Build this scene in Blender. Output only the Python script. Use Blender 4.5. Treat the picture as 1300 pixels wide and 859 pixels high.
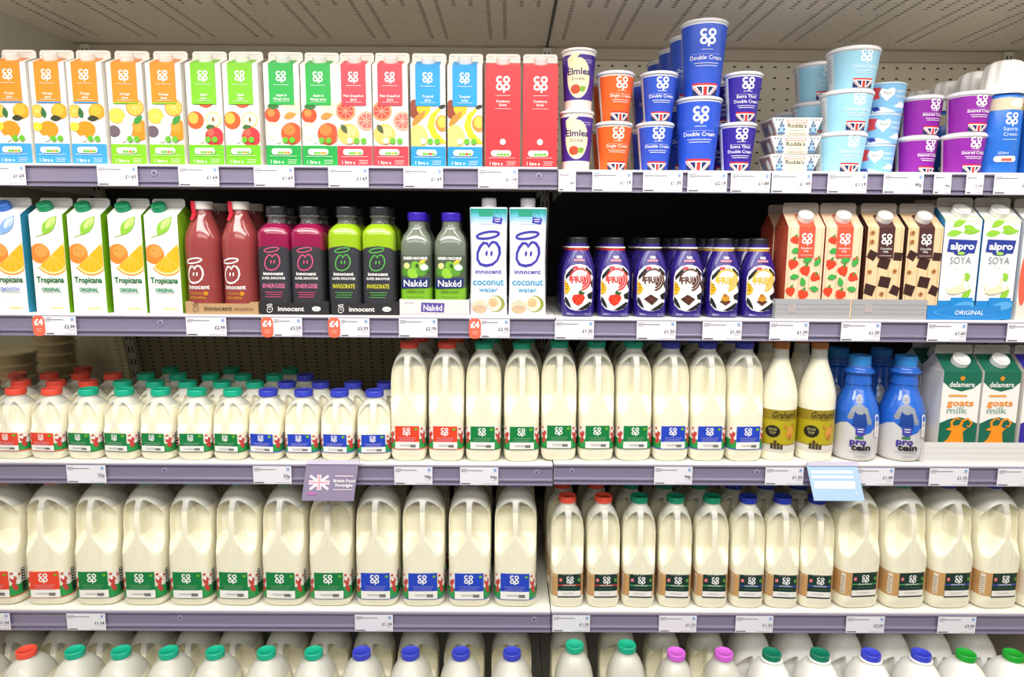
import bpy, math, random
from math import sin, cos, tan, pi, radians, sqrt, atan
from mathutils import Vector, Matrix
from mathutils.geometry import tessellate_polygon
random.seed(4)
for o in list(bpy.data.objects): bpy.data.objects.remove(o)
SC = bpy.context.scene
COL = SC.collection

# ---------------------------------------------------------------- camera
E = 1.55                      # eye height
FPX, HOR = 860.0, 308.0
pitch = -atan((429.5-HOR)/FPX); yaw = radians(.3); roll = radians(.4)
Fv = Vector((sin(yaw)*cos(pitch), cos(yaw)*cos(pitch), sin(pitch)))
R0 = Fv.cross(Vector((0, 0, 1))).normalized(); U0 = R0.cross(Fv)
Rv = R0*cos(roll)+U0*sin(roll); Uv = -R0*sin(roll)+U0*cos(roll)
cd = bpy.data.cameras.new('camera'); cam = bpy.data.objects.new('camera', cd); COL.objects.link(cam)
cd.sensor_width = 36; cd.lens = FPX/1300*36; cd.clip_start = .02
M = Matrix((Rv, Uv, -Fv)).transposed().to_4x4(); M.translation = (0, 0, E); cam.matrix_world = M
SC.camera = cam
def at(px, py, Y):            # the point of the plane y=Y seen at a pixel of the photograph
    d = Fv+Rv*((px-650)/FPX)-Uv*((py-429.5)/FPX)
    return d*(Y/d.y)+Vector((0, 0, E))

# ---------------------------------------------------------------- light
SC.view_settings.view_transform = 'Standard'; SC.view_settings.look = 'None'
SC.view_settings.exposure = -0.42; SC.view_settings.gamma = 1; SC.view_settings.use_curve_mapping = False
W = bpy.data.worlds.new('store_light'); SC.world = W; W.use_nodes = True
bgn = W.node_tree.nodes['Background']; bgn.inputs[0].default_value = (1, .97, .93, 1); bgn.inputs[1].default_value = .36
def area(name, loc, rot, sx, sy, power, colr=(1, .97, .92)):
    l = bpy.data.lights.new(name, 'AREA'); l.shape = 'RECTANGLE'; l.size = sx; l.size_y = sy; l.energy = power; l.color = colr
    o = bpy.data.objects.new(name, l); COL.objects.link(o); o.location = loc; o.rotation_euler = rot; return o
area('aisle_ceiling_lamp', (0, -.3, E+1.5), (radians(38), 0, 0), 3.6, .5, 105)
area('aisle_ceiling_lamp', (0, -1.9, E+1.5), (radians(62), 0, 0), 4.0, .6, 48)
area('canopy_lamp', (-.25, 1.03, E+.60), (radians(26), 0, 0), 3.0, .07, 12)

area('shelf_strip_lamp', (.09, 1.135, E+.452), (radians(68), 0, 0), 2.3, .03, 2.6, (1, .95, .87))

# ---------------------------------------------------------------- materials
MATS = {}
def lin(h):
    h = h.lstrip('#'); v = [int(h[i:i+2], 16)/255 for i in (0, 2, 4)]
    return tuple((c/12.92 if c <= .04045 else ((c+.055)/1.055)**2.4) for c in v)+(1,)
def m(hexc, rough=.38, metal=0, trans=0, coat=0, sss=0, spec=.5):
    key = (hexc, rough, metal, trans, coat, sss, spec)
    if key in MATS: return MATS[key]
    x = bpy.data.materials.new('paint_'+hexc.strip('#')); x.use_nodes = True
    b = x.node_tree.nodes['Principled BSDF']
    b.inputs['Base Color'].default_value = lin(hexc); b.inputs['Roughness'].default_value = rough
    b.inputs['Metallic'].default_value = metal; b.inputs['Transmission Weight'].default_value = trans
    b.inputs['Coat Weight'].default_value = coat; b.inputs['Specular IOR Level'].default_value = spec
    if sss:
        b.inputs['Subsurface Weight'].default_value = sss; b.inputs['Subsurface Radius'].default_value = (1, .8, .5); b.inputs['Subsurface Scale'].default_value = .012
    MATS[key] = x; return x
def nodes(x):
    nt = x.node_tree; b = nt.nodes['Principled BSDF']
    def mth(op, a, c=None, d=None):
        n = nt.nodes.new('ShaderNodeMath'); n.operation = op
        for i, v in enumerate((a, c, d)):
            if v is None: continue
            if isinstance(v, (int, float)): n.inputs[i].default_value = v
            else: nt.links.new(v, n.inputs[i])
        return n.outputs[0]
    tc = nt.nodes.new('ShaderNodeTexCoord'); sp = nt.nodes.new('ShaderNodeSeparateXYZ'); nt.links.new(tc.outputs['Object'], sp.inputs[0])
    return nt, b, mth, tc, sp
def mixcol(nt, fac, a, c, b):
    mx = nt.nodes.new('ShaderNodeMix'); mx.data_type = 'RGBA'; nt.links.new(fac, mx.inputs[0])
    mx.inputs[6].default_value = lin(a); mx.inputs[7].default_value = lin(c); nt.links.new(mx.outputs[2], b.inputs['Base Color']); return mx
def milk_mat(name, fill, lo='#f5f0d8', hi='#d0cfc4'):
    x = bpy.data.materials.new(name); x.use_nodes = True
    nt, b, mth, tc, sp = nodes(x)
    f = mth('MULTIPLY_ADD', mth('SUBTRACT', sp.outputs[2], fill), 500, .5); cl = nt.nodes.new('ShaderNodeClamp'); nt.links.new(f, cl.inputs[0])
    mixcol(nt, cl.outputs[0], lo, hi, b)
    b.inputs['Roughness'].default_value = .3
    b.inputs['Subsurface Weight'].default_value = .25; b.inputs['Subsurface Radius'].default_value = (1, .85, .4); b.inputs['Subsurface Scale'].default_value = .006
    return x
def panel_mat(name, base, hole, px, pz, wx, wz, rough=.5, metal=0, zoff=0):
    x = bpy.data.materials.new(name); x.use_nodes = True
    nt, b, mth, tc, sp = nodes(x)
    fx = mth('ABSOLUTE', mth('SUBTRACT', mth('FRACT', mth('DIVIDE', sp.outputs[0], px)), .5))
    fz = mth('ABSOLUTE', mth('SUBTRACT', mth('FRACT', mth('DIVIDE', mth('ADD', sp.outputs[2], zoff), pz)), .5))
    h = mth('MULTIPLY', mth('LESS_THAN', fx, wx/px/2), mth('LESS_THAN', fz, wz/pz/2))
    mixcol(nt, h, base, hole, b); b.inputs['Roughness'].default_value = rough; b.inputs['Metallic'].default_value = metal
    return x
def ceiling_mat():
    x = bpy.data.materials.new('perforated_ceiling_steel'); x.use_nodes = True
    nt, b, mth, tc, sp = nodes(x)
    X = mth('DIVIDE', mth('ADD', sp.outputs[0], 10), .0345); Y = sp.outputs[1]
    cf = mth('FRACT', X); ci = mth('MODULO', mth('FLOOR', X), 4)
    sx = mth('LESS_THAN', mth('ABSOLUTE', mth('SUBTRACT', cf, .5)), .12)
    sy = mth('LESS_THAN', mth('FRACT', mth('DIVIDE', Y, .0125)), .45)
    lng = mth('LESS_THAN', ci, 1.5)
    yl = mth('MULTIPLY', mth('LESS_THAN', Y, 1.70), mth('GREATER_THAN', Y, 1.42))
    ys = mth('LESS_THAN', Y, 1.47)
    zone = mth('MAXIMUM', mth('MULTIPLY', lng, yl), ys)
    a = mth('MULTIPLY', mth('MULTIPLY', sx, sy), zone)
    dx = mth('LESS_THAN', mth('ABSOLUTE', mth('SUBTRACT', mth('FRACT', mth('ADD', X, .25)), .5)), .07)
    dy = mth('LESS_THAN', mth('ABSOLUTE', mth('SUBTRACT', mth('FRACT', mth('DIVIDE', Y, .07)), .5)), .03)
    a2 = mth('MULTIPLY', mth('MULTIPLY', dx, dy), .5)
    h = mth('MAXIMUM', a, a2)
    mixcol(nt, h, '#fbf3e6', '#3a352f', b); b.inputs['Roughness'].default_value = .25; b.inputs['Metallic'].default_value = .1
    return x
WHITE, OFFW, BLACK = m('#f6f5f2'), m('#e9e6df'), m('#17171a')
GREY = m('#8d8d8d')

# ---------------------------------------------------------------- mesh building
class MB:
    def __init__(s): s.v = []; s.f = []; s.fm = []; s.fs = []; s.mats = []
    def mi(s, mat):
        if mat not in s.mats: s.mats.append(mat)
        return s.mats.index(mat)
    def add(s, vs, fs, mat, smooth=False):
        k = len(s.v); i = s.mi(mat); s.v += [tuple(p) for p in vs]
        for f in fs: s.f.append(tuple(k+j for j in f)); s.fm.append(i); s.fs.append(smooth)
    def box(s, x0, x1, y0, y1, z0, z1, mat):
        s.add([(x, y, z) for z in (z0, z1) for y in (y0, y1) for x in (x0, x1)],
              [(0, 2, 3, 1), (4, 5, 7, 6), (0, 1, 5, 4), (2, 6, 7, 3), (0, 4, 6, 2), (1, 3, 7, 5)], mat)
    def rings(s, rs, mat, smooth=True, bot=True, top=True):
        n = len(rs[0]); vs = [p for r in rs for p in r]; fs = []
        for i in range(len(rs)-1):
            for j in range(n):
                a = i*n+j; b = i*n+(j+1) % n; fs.append((a, b, b+n, a+n))
        s.add(vs, fs, mat, smooth)
        if bot: s.add(rs[0], [tuple(reversed(range(n)))], mat)
        if top: s.add(rs[-1], [tuple(range(n))], mat)
    def prism_x(s, prof, x0, x1, mat):      # profile of (y,z) swept along x
        n = len(prof); s.add([(x0, *p) for p in prof]+[(x1, *p) for p in prof],
              [(i, i+n, (i+1) % n+n, (i+1) % n) for i in range(n)]+[tuple(range(n)), tuple(reversed(range(n, 2*n)))], mat)
    def build(s, name, parent=None, loc=None):
        me = bpy.data.meshes.new(name); me.from_pydata(s.v, [], s.f)
        for x in s.mats: me.materials.append(x)
        me.polygons.foreach_set('material_index', s.fm); me.polygons.foreach_set('use_smooth', s.fs); me.update()
        o = bpy.data.objects.new(name, me); COL.objects.link(o)
        if parent: o.parent = parent
        if loc: o.location = loc
        return o
def thing(name):
    o = bpy.data.objects.new(name, None); o.empty_display_size = .02; COL.objects.link(o); return o
def tag(o, label, cat, group=None):
    o['label'] = label; o['category'] = cat
    if group: o['group'] = group
    elif 'group' in o: del o['group']
    return o
def copy_tree(o, parent=None):
    c = o.copy(); COL.objects.link(c)
    if parent: c.parent = parent
    for ch in KIDS.get(o.name, []): copy_tree(ch, c)
    return c
KIDS = {}; PROTO = {}; USED = set()
def register(kind, root):
    def walk(o):
        KIDS[o.name] = list(o.children)
        for c in o.children: walk(c)
    walk(root); PROTO[kind] = root
def place(kind, X, Y, Z, label, cat, group=None, rz=0, rx=0):
    p = PROTO[kind]
    if kind in USED: o = copy_tree(p)
    else: USED.add(kind); o = p
    o.location = (X, Y, Z); o.rotation_euler = (radians(rx), 0, radians(rz)); return tag(o, label, cat, group)
def struct(mb, name, loc=None):
    o = mb.build(name, None, loc); o['kind'] = 'structure'; return o

# cross-sections and surfaces
def sup(a, b, n, z, N=56, fn=None):
    out = []
    for i in range(N):
        t = 2*pi*i/N; r = ((abs(sin(t))/a)**n+(abs(cos(t))/b)**n)**(-1/n)
        p = (r*sin(t), -r*cos(t), z); out.append(fn(*p) if fn else p)
    return out
class Sec:                    # a body of stacked cross-sections (z, a, b, n)
    def __init__(s, st): s.st = st; s.tab = None
    def par(s, z):
        st = s.st
        if z <= st[0][0]: return st[0][1:]
        for p, q in zip(st, st[1:]):
            if z <= q[0]:
                k = (z-p[0])/max(1e-9, q[0]-p[0]); return tuple(p[i]+(q[i]-p[i])*k for i in (1, 2, 3))
        return st[-1][1:]
    def at(s, t, z):
        a, b, n = s.par(z); r = ((abs(sin(t))/a)**n+(abs(cos(t))/b)**n)**(-1/n); return r*sin(t), -r*cos(t)
    def ref(s, z0):
        s.tab = [(0, 0)]; u = 0; p = s.at(0, z0)
        for i in range(1, 181):
            t = pi*i/180; q = s.at(t, z0); u += math.hypot(q[0]-p[0], q[1]-p[1]); s.tab.append((u, t)); p = q
        return s
    def __call__(s, u, z, off):
        au = abs(u); t = pi
        for p, q in zip(s.tab, s.tab[1:]):
            if au <= q[0]: t = p[1]+(q[1]-p[1])*(au-p[0])/(q[0]-p[0]); break
        if u < 0: t = -t
        x, y = s.at(t, z); x1, y1 = s.at(t+.03, z); x0, y0 = s.at(t-.03, z)
        tx, ty = x1-x0, y1-y0; L = math.hypot(tx, ty); nx, ny = ty/L, -tx/L
        if nx*x+ny*y < 0: nx, ny = -nx, -ny
        return (x+nx*off, y+ny*off, z)
    def mesh(s, mb, mat, N=56, fn=None, zs=None):
        zs = zs or [q[0] for q in s.st]
        mb.rings([sup(*s.par(z), z, N, fn) for z in zs], mat)
class Flat:                   # a flat front, folding back over a roof above v=h
    def __init__(s, yf, h=9, dy=0, dz=1): s.yf, s.fold, s.dy, s.dz = yf, h, dy, dz
    def __call__(s, u, v, off):
        if v <= s.fold+1e-7: return (u, s.yf-off, v)
        k = v-s.fold; return (u, s.yf+k*s.dy-off*s.dz, s.fold+k*s.dz+off*s.dy)
GLY = {}
def glyph(txt, bold):
    k = (txt, bold)
    if k not in GLY:
        c = bpy.data.curves.new('t', 'FONT'); c.body = txt; c.size = 1; c.offset = bold; c.resolution_u = 2; c.fill_mode = 'FRONT'; c.dimensions = '2D'
        o = bpy.data.objects.new('t', c); COL.objects.link(o); bpy.context.view_layer.update()
        me = bpy.data.meshes.new_from_object(o.evaluated_get(bpy.context.evaluated_depsgraph_get()))
        vs = [(v.co.x, v.co.y) for v in me.vertices]; fs = []
        for p in me.polygons:
            q = list(p.vertices); fs += [(q[0], q[i], q[i+1]) for i in range(1, len(q)-1)]
        bpy.data.objects.remove(o); bpy.data.curves.remove(c); bpy.data.meshes.remove(me); GLY[k] = (vs, fs)
    return GLY[k]
class Art:
    def __init__(s, mb, S, ml=None, off=.0003): s.mb, s.S, s.ml, s.off, s.k, s.zoom = mb, S, ml, off, 0, None
    def tris(s, vs, fs, mat):
        off = s.off+.0001*s.k; s.k += 1; out = []; V = []
        if s.zoom: sc, cx, cy, lx = s.zoom; vs = [(max(-lx, min(lx, cx+(x-cx)*sc)), max(.0376, cy+(y-cy)*sc)) for x, y in vs]
        if s.ml is None:
            s.mb.add([s.S(x, y, off) for x, y in vs], fs, mat); return
        todo = [(vs[a], vs[b], vs[c]) for a, b, c in fs]
        while todo:
            a, b, c = todo.pop(); e = [(math.dist(a, b), a, b, c), (math.dist(b, c), b, c, a), (math.dist(c, a), c, a, b)]
            L, p, q, r = max(e)
            if L > s.ml:
                mid = ((p[0]+q[0])/2, (p[1]+q[1])/2); todo += [(p, mid, r), (mid, q, r)]
            else: out.append((a, b, c))
        idx = {}
        F = []
        for t in out:
            f = []
            for p in t:
                kk = (round(p[0], 6), round(p[1], 6))
                if kk not in idx: idx[kk] = len(V); V.append(s.S(p[0], p[1], off))
                f.append(idx[kk])
            F.append(tuple(f))
        s.mb.add(V, F, mat, True)
    def poly(s, pts, mat):
        t = tessellate_polygon([[Vector((x, y, 0)) for x, y in pts]]); s.tris(list(pts), [tuple(f) for f in t], mat)
    def rect(s, x0, y0, x1, y1, mat):
        fo = getattr(s.S, 'fold', None)
        if fo and y0 < fo < y1: s.rect(x0, y0, x1, fo, mat); s.k -= 1; s.rect(x0, fo, x1, y1, mat); return
        s.tris([(x0, y0), (x1, y0), (x1, y1), (x0, y1)], [(0, 1, 2), (0, 2, 3)], mat)
    def rrect(s, x0, y0, x1, y1, r, mat):
        P = []
        for cx, cy, a0 in ((x1-r, y1-r, 0), (x0+r, y1-r, 90), (x0+r, y0+r, 180), (x1-r, y0+r, 270)):
            P += [(cx+r*cos(radians(a0+k*30)), cy+r*sin(radians(a0+k*30))) for k in range(4)]
        s.poly(P, mat)
    def ell(s, cx, cy, rx, ry, mat, rot=0, n=18, a0=0, a1=360):
        c, d = cos(radians(rot)), sin(radians(rot)); P = []
        full = a1-a0 >= 360
        for i in range(n if full else n+1):
            t = radians(a0+(a1-a0)*i/n); x, y = rx*cos(t), ry*sin(t); P.append((cx+x*c-y*d, cy+x*d+y*c))
        s.tris([(cx, cy)]+P if full else P, [(0, i+1, (i+1) % n+1) for i in range(n)] if full else [(0, i, i+1) for i in range(1, n)], mat)
    def stroke(s, pts, w, mat, closed=False):
        n = len(pts); L = []; Rr = []
        for i, p in enumerate(pts):
            a = pts[i-1] if (i or closed) else p; b = pts[(i+1) % n] if (i < n-1 or closed) else p
            dx, dy = b[0]-a[0], b[1]-a[1]; l = math.hypot(dx, dy) or 1; nx, ny = -dy/l, dx/l
            ww = w[i] if isinstance(w, (list, tuple)) else w
            L.append((p[0]+nx*ww/2, p[1]+ny*ww/2)); Rr.append((p[0]-nx*ww/2, p[1]-ny*ww/2))
        fs = []
        for i in range(n if closed else n-1):
            j = (i+1) % n; fs += [(i, n+i, n+j), (i, n+j, j)]
        s.tris(L+Rr, fs, mat)
    def arc(s, cx, cy, rx, ry, a0, a1, w, mat, n=20, rot=0):
        c, d = cos(radians(rot)), sin(radians(rot)); cl = a1-a0 >= 360; P = []
        for i in range(n if cl else n+1):
            t = radians(a0+(a1-a0)*i/n); x, y = rx*cos(t), ry*sin(t); P.append((cx+x*c-y*d, cy+x*d+y*c))
        s.stroke(P, w, mat, cl)
    def text(s, txt, x, y, h, mat, w=None, bold=0, al='c', slant=0, rot=0):
        vs, fs = glyph(txt, bold)
        if not vs: return
        x0 = min(v[0] for v in vs); x1 = max(v[0] for v in vs); k = h/.69; kx = k if w is None else w/(x1-x0)
        sh = {'c': -(x0+x1)/2, 'l': -x0, 'r': -x1}[al]; c, d = cos(radians(rot)), sin(radians(rot)); P = []
        for a, b in vs:
            px, py = (a+sh)*kx+b*k*slant, b*k; P.append((x+px*c-py*d, y+px*d+py*c))
        s.tris(P, fs, mat)
    def lines(s, cx, y, w, n, gap, mat, th=.0007):
        for i in range(n): s.rect(cx-w/2*(1-.15*(i % 2)), y-i*gap, cx+w/2*(1-.1*(i % 3)), y-i*gap+th, mat); s.k -= 1
        s.k += 1
    # four linked rounded letters, two above two
    def coop(s, cx, cy, sz, mat):
        r = sz*.185; q = sz*.25; w = sz*.135
        s.arc(cx-q, cy+q, r, r, 42, 318, w, mat, 14); k = s.k
        s.arc(cx+q, cy+q, r, r, 0, 360, w, mat, 14)
        s.arc(cx-q, cy-q, r, r, 0, 360, w, mat, 14)
        s.arc(cx+q, cy-q, r, r, 0, 360, w, mat, 14)
        s.rect(cx+q-r-w/2, cy-q-r*2.1, cx+q-r+w/2, cy-q, mat)
    def jack(s, x0, y0, x1, y1):
        w, h = x1-x0, y1-y0; cx, cy = (x0+x1)/2, (y0+y1)/2
        s.rect(x0, y0, x1, y1, m('#1d2a5c'))
        for th, mt in ((.13, m('#f4f2ee')), (.05, m('#d8262c'))):
            t = w*th/2
            for sg in (1, -1):
                a = (x0, y0 if sg > 0 else y1); b = (x1, y1 if sg > 0 else y0)
                s.poly([(a[0], a[1]), (a[0]+t*1.4, a[1]), (b[0], b[1]-sg*t), (b[0], b[1]), (b[0]-t*1.4, b[1]), (a[0], a[1]+sg*t)], mt)
        s.rect(cx-w*.11, y0, cx+w*.11, y1, m('#f4f2ee')); s.rect(x0, cy-w*.1, x1, cy+w*.1, m('#f4f2ee'))
        s.rect(cx-w*.06, y0, cx+w*.06, y1, m('#d8262c')); s.rect(x0, cy-w*.055, x1, cy+w*.055, m('#d8262c'))
    def jacktop(s, x0, y0, x1, y1):   # the upper half of the flag along a pot's foot
        w, h = x1-x0, y1-y0; cx = (x0+x1)/2; wh, rd = m('#f4f2ee'), m('#d9302f')
        s.rect(x0, y0, x1, y1, m('#1d2a5c')); s.rect(x0, y1, x1, y1+h*.22, rd)
        for sg in (-1, 1):
            s.poly([(cx+sg*w*.1, y0), (cx+sg*w*.22, y0), (cx+sg*w*.5, y1-h*.25), (cx+sg*w*.5, y1), (cx+sg*w*.38, y1)], wh)
            s.poly([(cx+sg*w*.14, y0), (cx+sg*w*.18, y0), (cx+sg*w*.5, y1-h*.15), (cx+sg*w*.5, y1)], rd)
        s.rect(cx-w*.12, y0, cx+w*.12, y1, wh); s.rect(cx-w*.07, y0, cx+w*.07, y1, rd)
        s.rect(x0, y1-h*.14, x1, y1, wh)
    def leaf(s, x, y, L, wd, rot, mat):
        P = []; c, d = cos(radians(rot)), sin(radians(rot))
        for i in range(8): t = i/8; P.append((t*L, wd*sin(pi*t**.8)))
        for i in range(8): t = 1-i/8; P.append((t*L, -wd*.8*sin(pi*t**.9)))
        s.poly([(x+a*c-b*d, y+a*d+b*c) for a, b in P], mat)
    def dude(s, cx, cy, r, mat, w):      # halo over a line-drawn round face
        P = [(.05, .62), (-.12, .92), (-.42, .98), (-.74, .62), (-.96, .10), (-.98, -.42), (-.72, -.84), (-.22, -.97), (.34, -.86), (.78, -.50), (.99, .06), (.94, .58), (.68, .98), (.36, 1.06), (.14, .86)]
        s.stroke([(cx+x*r*.97, cy+y*r) for x, y in P], [w*(.85+.3*abs(sin(i*.7))) for i in range(len(P))], mat, True); s.k -= 1
        s.arc(cx-r*.05, cy+r*1.62, r*.95, r*.27, 0, 360, w*.9, mat, 18, 9)
        for q in (-.16, .26): s.ell(cx+r*q, cy+r*.08, r*.10, r*.24, mat, -8, 8)

# ---------------------------------------------------------------- small shared parts
def cap(parent, z, r, h, hexc, y=0, N=48, name='cap', rough=.35, tilt=0, ribs=.018):
    mb = MB(); mt = m(hexc, rough)
    def ring(rr, zz, rib=0): return [((rr*(1+(rib if i % 2 else 0)))*sin(2*pi*i/N), -(rr*(1+(rib if i % 2 else 0)))*cos(2*pi*i/N), zz) for i in range(N)]
    mb.rings([ring(r*.96, 0), ring(r, h*.12), ring(r, h*.2, -ribs), ring(r, h*.8, -ribs), ring(r*.985, h*.9), ring(r*.93, h), ring(r*.84, h), ring(r*.82, h*.95), ring(r*.05, h*.95)], mt)
    o = mb.build(name, parent, (0, y, z)); o.rotation_euler = (radians(tilt), 0, 0); return o
def label_part(root, name='label'): return MB()

# ---------------------------------------------------------------- milk bottles with a front handle
MK = {k: milk_mat('milk_in_clear_plastic_'+k, f) for k, f in (('small', .108), ('medium', .190), ('large', .205))}
MKW = m('#f8f7f1', .35, sss=.3)
def sst(a, b, x):
    t = min(1, max(0, (x-a)/(b-a))); return t*t*(3-2*t)
def milk(kind, name, w, d, H, capc, art, mat, zw, rec=.022, handle=True, capr=.0185, neckc=False, flare=.36, smooth_body=False, capf=.0):
    root = thing(name); a, b = w/2, d/2; zn = H-.0135
    lo, mid, hi = zw        # handle zone: where the recess starts, is full, and ends
    zs0 = .64*H if H > .16 else .56*H
    st = [(0, a*.80, b*.80, 4), (.003, a*.9, b*.9, 4.5), (.009, a*.97, b*.97, 5), (.018, a, b, 5)]
    k = 22
    for i in range(1, k+1): z = .018+(zs0-.018)*i/k; st.append((z, a*(1-.012*sst(.10, .2, z/H)*(1-sst(.3, .38, z/H))), b, 5-1.2*i/k))
    for i in range(1, 25):
        t = i/24; z = zs0+(zn-zs0)*t; q = sqrt(max(0, 1-(t*.985)**2.3)); st.append((z, max(.0165, a*q), max(.0165, b*q), 3.8-1.8*t))
    st.append((zn+.002, .0165, .0165, 2))
    sec = Sec(st)
    def fn(x, y, z):
        if not handle or y > b*.9: return (x, y, z)
        ax = abs(x); he = hi-.034*(ax/a)**2.6; A = sst(lo, mid, z)*(1-sst(he-.011, he, z)); hw = .0052+max(0, (mid+.004-z))*(w*flare-.0052)/max(.001, mid+.004-lo) if z < mid+.004 else .0052
        B = sst(hw, hw+.0045, ax)*(1-.75*sst(sec.par(z)[0]*.86, sec.par(z)[0]*.97, ax))
        yr = -b+rec
        yn = y+(yr-y)*A*B if y < yr else y
        # narrow ribs below the grip
        if lo-.022 < z < mid-.002 and ax < hw and y < 0: yn += .0011*sin(ax*2*pi/.0038)*sst(lo-.022, lo-.016, z)*(1-sst(mid-.008, mid-.002, z))
        if z < lo+.001 and z > lo-.024 and ax < w*flare and ax >= hw and y < 0: pass
        return (x, yn, z)
    mb = MB(); nz = 74; zs = sorted(set([s_[0] for s_ in st]+[lo+(hi-lo)*i/22 for i in range(23)]))
    N = 168
    # denser points across the front
    def ring(z):
        aa, bb, n = sec.par(z); out = []
        for i in range(N):
            u = i/N*2-1; t = pi*u
            t = pi*(abs(u)**1.35)*(1 if u > 0 else -1)
            r = ((abs(sin(t))/aa)**n+(abs(cos(t))/bb)**n)**(-1/n); out.append(fn(r*sin(t), -r*cos(t), z))
        return out
    mb.rings([ring(z) for z in zs], mat); mb.build('bottle_body', root)
    if neckc: cap(root, zn-.003, .0215, .004, '#f4f4ef', name='neck_collar', ribs=0)
    cap(root, zn+.0005, capr, .0125, capc)
    if art:
        lb = MB(); sec.ref(.04); A_ = Art(lb, sec, .004, .0004); art(A_, w, H); lb.build('label', root)
    register(kind, root)
RED, GRN, BLU = '#f0523e', '#16b08c', '#2c3fb4'
LRED, LGRN, LBLU = m('#e8452a'), m('#0b7d3e'), m('#2344c0')
COWR, PINK = m('#c8453f'), m('#f3d4cc')
def std_label(pc, z0, z1, sw):
    def f(A, w, H):
        hw = w*.98; h = z1-z0
        A.rect(-hw, z0, hw, z1, m('#f1ecd9')); A.rect(-hw, z0, hw, z0+h*.42, m('#2f9b4e'))
        for sx in (-1, 1):
            for (dx, dy, rx, ry, mt) in ((.0, .62, .007, .009, COWR), (.004, .80, .004, .004, WHITE), (-.002, .72, .003, .004, WHITE), (.001, .35, .005, .009, COWR), (.007, .5, .004, .006, WHITE), (-.003, .88, .0035, .0025, COWR), (.010, .78, .003, .003, COWR)):
                A.ell(sx*(sw/2+.008)+dx, z0+h*dy, rx*.8, ry*h/.055, mt, 20*sx, 10)
        A.rect(-hw, z0-.0012, hw, z0+.0006, pc if pc is not LGRN else m('#0f6b34'))
        A.rect(sw/2+.022, z0+h*.1, sw/2+.030, z1-.002, m('#35363a')); A.lines(sw/2+.026, z1-.006, .005, 5, .006, WHITE, .002)
        A.rect(-sw/2, z0+h*.3, sw/2, z1, pc); A.rect(-sw/2, z0, sw/2, z0+h*.3, m('#f5f3ee'))
        A.coop(-.001, z1-h*.23, min(h*.33, sw*.42), WHITE); A.ell(sw/2-.006, z1-h*.13, .0032, .0028, m('#6fb32e'), 0, 10)
        A.lines(0, z1-h*.52, sw*.74, 3, h*.07, m('#a9c9b4' if pc is LGRN else '#cfc6e0'), .0005)
        A.lines(-.003, z0+h*.17, sw*.5, 2, .0022, m('#a9a6a0'), .0008); A.rect(sw*.14, z0+h*.08, sw*.36, z0+h*.19, m('#77746f'))
    return f
def org_label(lc, z0, z1, sw):
    def f(A, w, H):
        hw = w*.98; h = z1-z0; x0, x1 = -sw*.42, sw*.58
        A.rect(-hw, z0+.002, hw, z1, m('#c69a63'))
        A.rect(x0-.022, z0+.006, x0-.013, z1-.003, m('#e8dcc8')); 
        for i in range(8): A.rect(x0-.021, z0+.008+i*(h-.014)/8, x0-.014, z0+.0095+i*(h-.014)/8, m('#40372c')); A.k -= 1
        A.rect(x0, z0-.001, x1, z1, m('#15342c')); c = (x0+x1)/2
        A.coop(c+.001, z1-h*.25, h*.30, WHITE); A.rrect(x0+.003, z1-h*.32, x0+.009, z1-h*.18, .0018, m('#e77882')); A.ell(x1-.005, z1-h*.25, .003, .0038, m('#5c9b3a'), 0, 10)
        A.rect(x0, z1-h*.50, x1, z1-h*.45, lc); A.text('ORGANIC', c, z1-h*.505, h*.06, WHITE, sw*.55)
        A.lines(c, z1-h*.62, sw*.6, 1, .003, m('#5d8a70'), .0007)
        A.rect(x0, z0+h*.05, x1-.001, z0+h*.28, m('#efece6')); A.lines(c-.003, z0+h*.18, sw*.5, 2, .002, m('#aaa59d'), .0007)
    return f
for c, pc, hx in (('red', LRED, RED), ('green', LGRN, GRN), ('blue', LBLU, '#3a45c4')):
    milk('pint_'+c, 'milk_bottle', .0675, .070, .1395, hx, std_label(pc, .020, .056, .046), MK['small'], (.056, .070, .121), .018, flare=.18)
    milk('two_'+c, 'milk_bottle', .071, .078, .2385, hx, std_label(pc, .028, .074, .047), MK['medium'], (.094, .132, .214), .030)
    milk('four_'+c, 'milk_jug', .0885, .112, .2615, hx, std_label(pc, .022, .078, .058), MK['large'], (.112, .150, .226), .042)
for c, lc, hx in (('red', m('#c8362c'), RED), ('green', m('#3f9a58'), '#0f8f6c'), ('blue', m('#3d4fb0'), '#1f38b0')):
    milk('org_'+c, 'milk_bottle', .0685, .078, .2315, hx, org_label(lc, .026, .076, .048), MK['medium'], (.090, .126, .206), .030)
    milk('org4_'+c, 'milk_jug', .0900, .108, .2615, hx, org_label(lc, .030, .082, .054), MK['large'], (.112, .150, .226), .042)
def yel(A, w, H): A.rect(-w*.9, .03, w*.9, .082, m('#d9c81a')); A.rect(-w*.2, .033, w*.35, .079, m('#3f7f35')); A.rect(-w*.9, .03, -w*.5, .082, m('#e8dcc8')); A.coop(.004, .066, .014, WHITE)
milk('four_yellow', 'milk_jug', .0900, .108, .2615, '#2fae3a', yel, MK['large'], (.112, .150, .226), .042)
milk('base_greenpint', 'milk_bottle', .080, .085, .278, '#16ac86', None, MK['large'], (.12, .16, .225), .022)
milk('base_pink', 'milk_bottle', .078, .085, .262, '#d667d8', None, MK['large'], (.11, .15, .215), .022)
for c, hx in (('darkgreen', '#0b7a5e'), ('blue', '#3b46cf'), ('brightgreen', '#1da832')):
    milk('white_'+c, 'milk_jug', .0835, .105, .262, hx, None, MKW, (.11, .15, .205), .022, neckc=(c != 'brightgreen'))

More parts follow.
